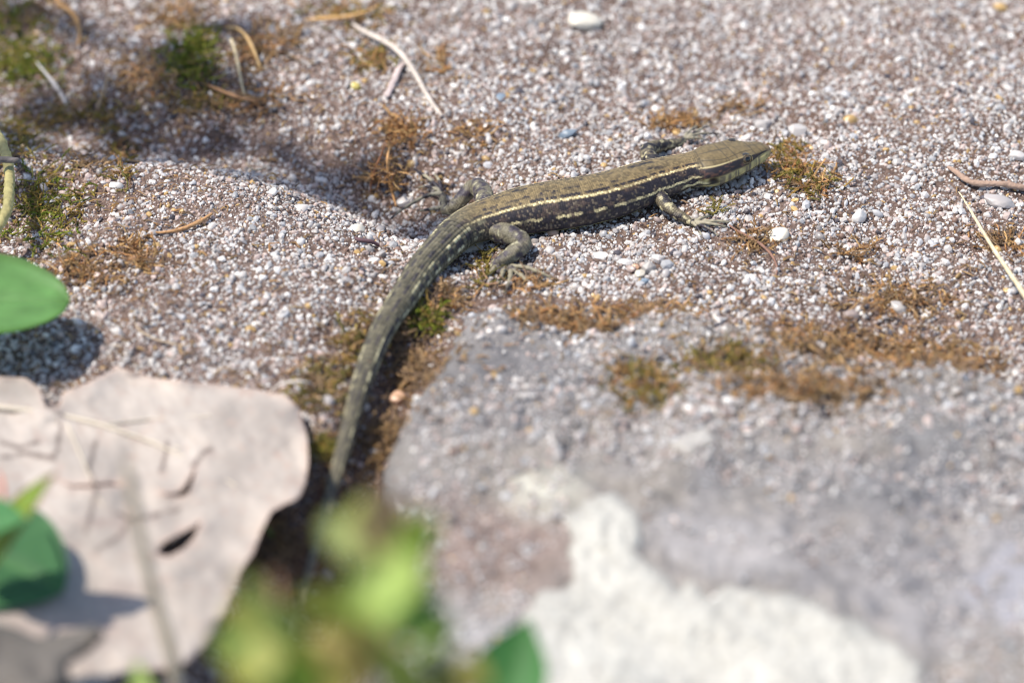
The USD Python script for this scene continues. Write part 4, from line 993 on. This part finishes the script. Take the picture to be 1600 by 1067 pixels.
# ------------------------------------------------------------------ moss
def moss_mesh(px_, py_, rx, ry, count, seed, colours, lmin=1.4, lmax=4.2, rad=.17, up=.45, leaflets=True):
    g = np.random.default_rng(seed); vs, fs, cs_, n = [], [], [], 0
    for _ in range(count):
        w = g.normal(size=2) * .5; p = on(px_ + np.clip(w[0], -1.1, 1.1) * rx, py_ + np.clip(w[1], -1.1, 1.1) * ry)
        if slab_poly.contains(Point(p[0], p[1])): p[2] = max(p[2], float(slab_z(p[0], p[1])[0]))
        L = g.uniform(lmin, lmax) * MM; th = g.uniform(0, 6.283); d = np.array([math.cos(th), math.sin(th), g.uniform(-.05, up)]); d /= np.linalg.norm(d)
        k = 6; pts = [p + [0, 0, g.uniform(0, .0008)]]; curl = g.normal(0, .35, 3) * [1, 1, .5]
        for q in range(k - 1):
            d = d + curl * .5 + g.normal(0, .12, 3); d /= np.linalg.norm(d); pts.append(pts[-1] + d * L / (k - 1))
        v, f = tube(pts, np.linspace(rad, rad * .45, k) * MM * g.uniform(.7, 1.3), 4)
        c = np.array(colours[int(g.integers(len(colours)))]) * g.uniform(.8, 1.55)
        cc = np.broadcast_to(c, v.shape)
        vs.append(v); fs.append(f + n); cs_.append(cc); n += len(v)
        if leaflets:
            P = np.array(pts)
            for q in range(13):
                s_ = g.uniform(.1, 1) * (k - 1); a0 = int(min(s_, k - 2)); b0 = P[a0] + (P[a0 + 1] - P[a0]) * (s_ - a0); ax = P[a0 + 1] - P[a0]; ax /= np.linalg.norm(ax) + 1e-9
                o = np.cross(ax, g.normal(size=3)); o /= np.linalg.norm(o) + 1e-9; tip = b0 + (ax * .8 + o * .9) * g.uniform(.35, .75) * MM; wv = np.cross(o, ax) * .16 * MM
                vs.append(np.array([b0 - wv, b0 + wv, tip + wv * .2, (b0 + tip) / 2 + o * .00006])); fs.append(np.array([[0, 1, 3], [1, 2, 3], [2, 0, 3], [0, 2, 1]]) + n); cs_.append(np.broadcast_to(c * g.uniform(.8, 1.35), (4, 3))); n += 4
    return np.vstack(vs), np.vstack(fs), np.vstack(cs_)


OR = [(.50, .30, .13), (.45, .25, .11), (.55, .37, .17), (.40, .26, .15)]
BR = [(.35, .235, .14), (.27, .185, .12), (.42, .29, .16), (.44, .29, .14)]
GRN = [(.20, .24, .03), (.26, .26, .045), (.15, .18, .03), (.30, .25, .05)]
YG = [(.36, .28, .07), (.27, .22, .06), (.42, .28, .08), (.22, .19, .06)]
MOSS = [
    (300, 92, 38, 42, 130, GRN, 'bright green moss tuft hanging near the top left'), (42, 95, 55, 50, 150, GRN, 'green moss cushion at the left edge under the pale fibre'), (70, 330, 75, 70, 150, GRN + YG, 'dull green moss spread right of the yellow green stem'),
    (30, 215, 45, 40, 70, YG, 'yellowish moss above the yellow green stem'), (190, 250, 22, 48, 45, OR + YG, 'upright orange moss strip in the left shade'), (140, 255, 30, 20, 25, BR, 'small brown moss crumb left of the orange moss strip'),
    (280, 30, 50, 30, 70, BR + OR, 'brown moss mat at the top edge above the green tuft'), (385, 85, 35, 45, 60, BR + OR, 'tangled brown moss right of the thin leaning straw'), (395, 160, 60, 18, 40, OR, 'flat rusty moss strip below the thin leaning straw'),
    (550, 25, 75, 26, 60, OR + YG, 'orange moss strands at the top edge by the long straw'), (585, 95, 48, 24, 45, OR + YG, 'orange moss crumbs crossed by the short straw piece'), (690, 100, 22, 26, 22, OR, 'small orange moss crumb right of the long bent straw'),
    (625, 207, 36, 22, 60, OR, 'bright orange moss tuft above the far hind foot'), (610, 268, 16, 38, 30, OR, 'thin orange moss strand standing left of the far hind toes'), (745, 218, 24, 22, 30, OR, 'small orange moss crumb above the lower back'),
    (580, 285, 14, 28, 20, OR + BR, 'rusty moss thread left of the orange strand'), (1055, 194, 46, 12, 55, OR, 'orange moss strip behind the far front foot'), (1150, 172, 36, 16, 28, OR + BR, 'brown moss crumb above the head'),
    (1235, 262, 34, 34, 90, YG + OR, 'golden moss tuft right in front of the snout'), (1275, 290, 38, 22, 55, OR + YG, 'golden brown moss fringe right of the snout tuft'), (1180, 375, 40, 18, 40, BR + OR, 'brown moss around the reddish strand'),
    (1112, 332, 8, 14, 7, YG, 'tiny golden moss crumb beside the near front wrist'), (1560, 380, 45, 14, 40, OR + BR, 'orange brown moss under the grass straw'), (885, 512, 80, 22, 170, OR + BR, 'dense orange brown moss pad on top of the slab edge'),
    (1010, 490, 90, 20, 70, BR + OR, 'loose brown moss right of the dense pad'), (1000, 640, 55, 50, 120, OR + YG, 'greenish orange moss clump in the middle of the slab'), (1130, 590, 75, 28, 150, BR + YG, 'olive brown moss row across the slab'),
    (1260, 640, 125, 34, 230, BR + OR, 'broad dark brown moss patch on the slab'), (1320, 555, 140, 40, 240, BR + OR, 'thin brown moss scatter above the broad patch'), (1470, 580, 90, 44, 190, BR + OR, 'brown moss patch at the right on the slab'),
    (1400, 470, 90, 26, 90, OR + BR, 'faint rusty moss right of the pebbles'), (215, 400, 34, 26, 45, OR, 'orange moss strand above the thin root'), (130, 425, 60, 30, 80, OR + BR, 'orange brown moss behind the tip of the glossy leaf'),
    (672, 500, 26, 26, 80, YG + GRN, 'yellow green moss at the head of the crevice'), (650, 580, 40, 45, 130, BR, 'dark brown moss lining the crevice right of the tail'), (490, 610, 40, 36, 80, BR + YG, 'brown moss at the right corner of the dead leaf'),
    (502, 700, 16, 18, 30, GRN + YG, 'tiny green moss spot between dead leaf and tail'), (600, 690, 34, 40, 90, BR, 'brown moss under the edge of the slab'), (820, 445, 55, 14, 40, OR + BR, 'rusty moss crumbs beside the near hind toes'), (700, 470, 40, 20, 50, BR + OR, 'brown moss between near hind foot and crevice'),
    (430, 860, 50, 50, 90, BR, 'dark brown moss in the shade right of the dead leaf'), (760, 420, 18, 30, 22, YG, 'thin yellowish moss thread left of the near hind foot'), (1340, 395, 40, 16, 24, OR + BR, 'rusty moss crumb below the pitted pebble'), (120, 185, 85, 26, 80, BR + YG, 'dull brown moss between the pale fibre and the short crooked straw'), (225, 120, 36, 36, 50, BR + OR, 'brown moss left of the green tuft'), (440, 65, 38, 30, 45, BR + OR, 'brown moss left of the top end of the long straw'), (310, 160, 62, 18, 50, BR + YG, 'mixed moss mat below the green tuft'), (20, 25, 50, 28, 50, BR + GRN, 'dark moss in the top left corner'), (560, 545, 40, 50, 90, BR + YG, 'brown moss left of the tail beside the crevice'), (625, 500, 26, 40, 60, BR, 'dark moss under the right side of the tail')]
for k_, (a_, b_, rx, ry, cnt, cols, lab) in enumerate(MOSS):
    v, f, c = moss_mesh(a_, b_, rx, ry, int(cnt * 1.7), 500 + k_, cols); obj('moss', (v, f), moss_mat, None, color=c, label=lab, cat='moss')

# crumbs of dry moss and fibre too small to count
g = np.random.default_rng(91); vs, fs, cs_, n = [], [], [], 0
while len(vs) < 3200:
    a_, b_ = g.uniform(-60, 1660), g.uniform(-60, 900)
    dd = max(k_ * math.exp(-(((a_ - cx) / rx) ** 2 + ((b_ - cy) / ry) ** 2) * .7) for cx, cy, rx, ry, k_ in MOSSY_SHADED)
    if g.uniform() > dd + .05: continue
    p = on(a_, b_)
    if slab_poly.contains(Point(p[0], p[1])):
        if b_ > 720: continue
        p[2] = max(p[2], float(slab_z(p[0], p[1])[0]))
    L = g.uniform(.8, 2.8) * MM; th = g.uniform(0, 6.283); d = np.array([math.cos(th), math.sin(th), g.uniform(-.1, .25)])
    q = np.cross(d, [0, 0, 1]) * g.normal(0, .25)
    v, f = tube([p + [0, 0, .0004], p + d * L * .5 + q * L + [0, 0, .0006], p + d * L + [0, 0, .0003]], np.array([.12, .14, .05]) * MM * g.uniform(.6, 1.5), 4)
    cols = (OR + BR)[int(g.integers(8))]
    vs.append(v); fs.append(f + n); cs_.append(np.broadcast_to(np.array(cols) * g.uniform(.6, 1.3), v.shape)); n += len(v)
obj('plant_litter', (np.vstack(vs), np.vstack(fs)), moss_mat, None, color=np.vstack(cs_), label='fine brown plant litter strewn over the sand', cat='litter', kind='stuff')
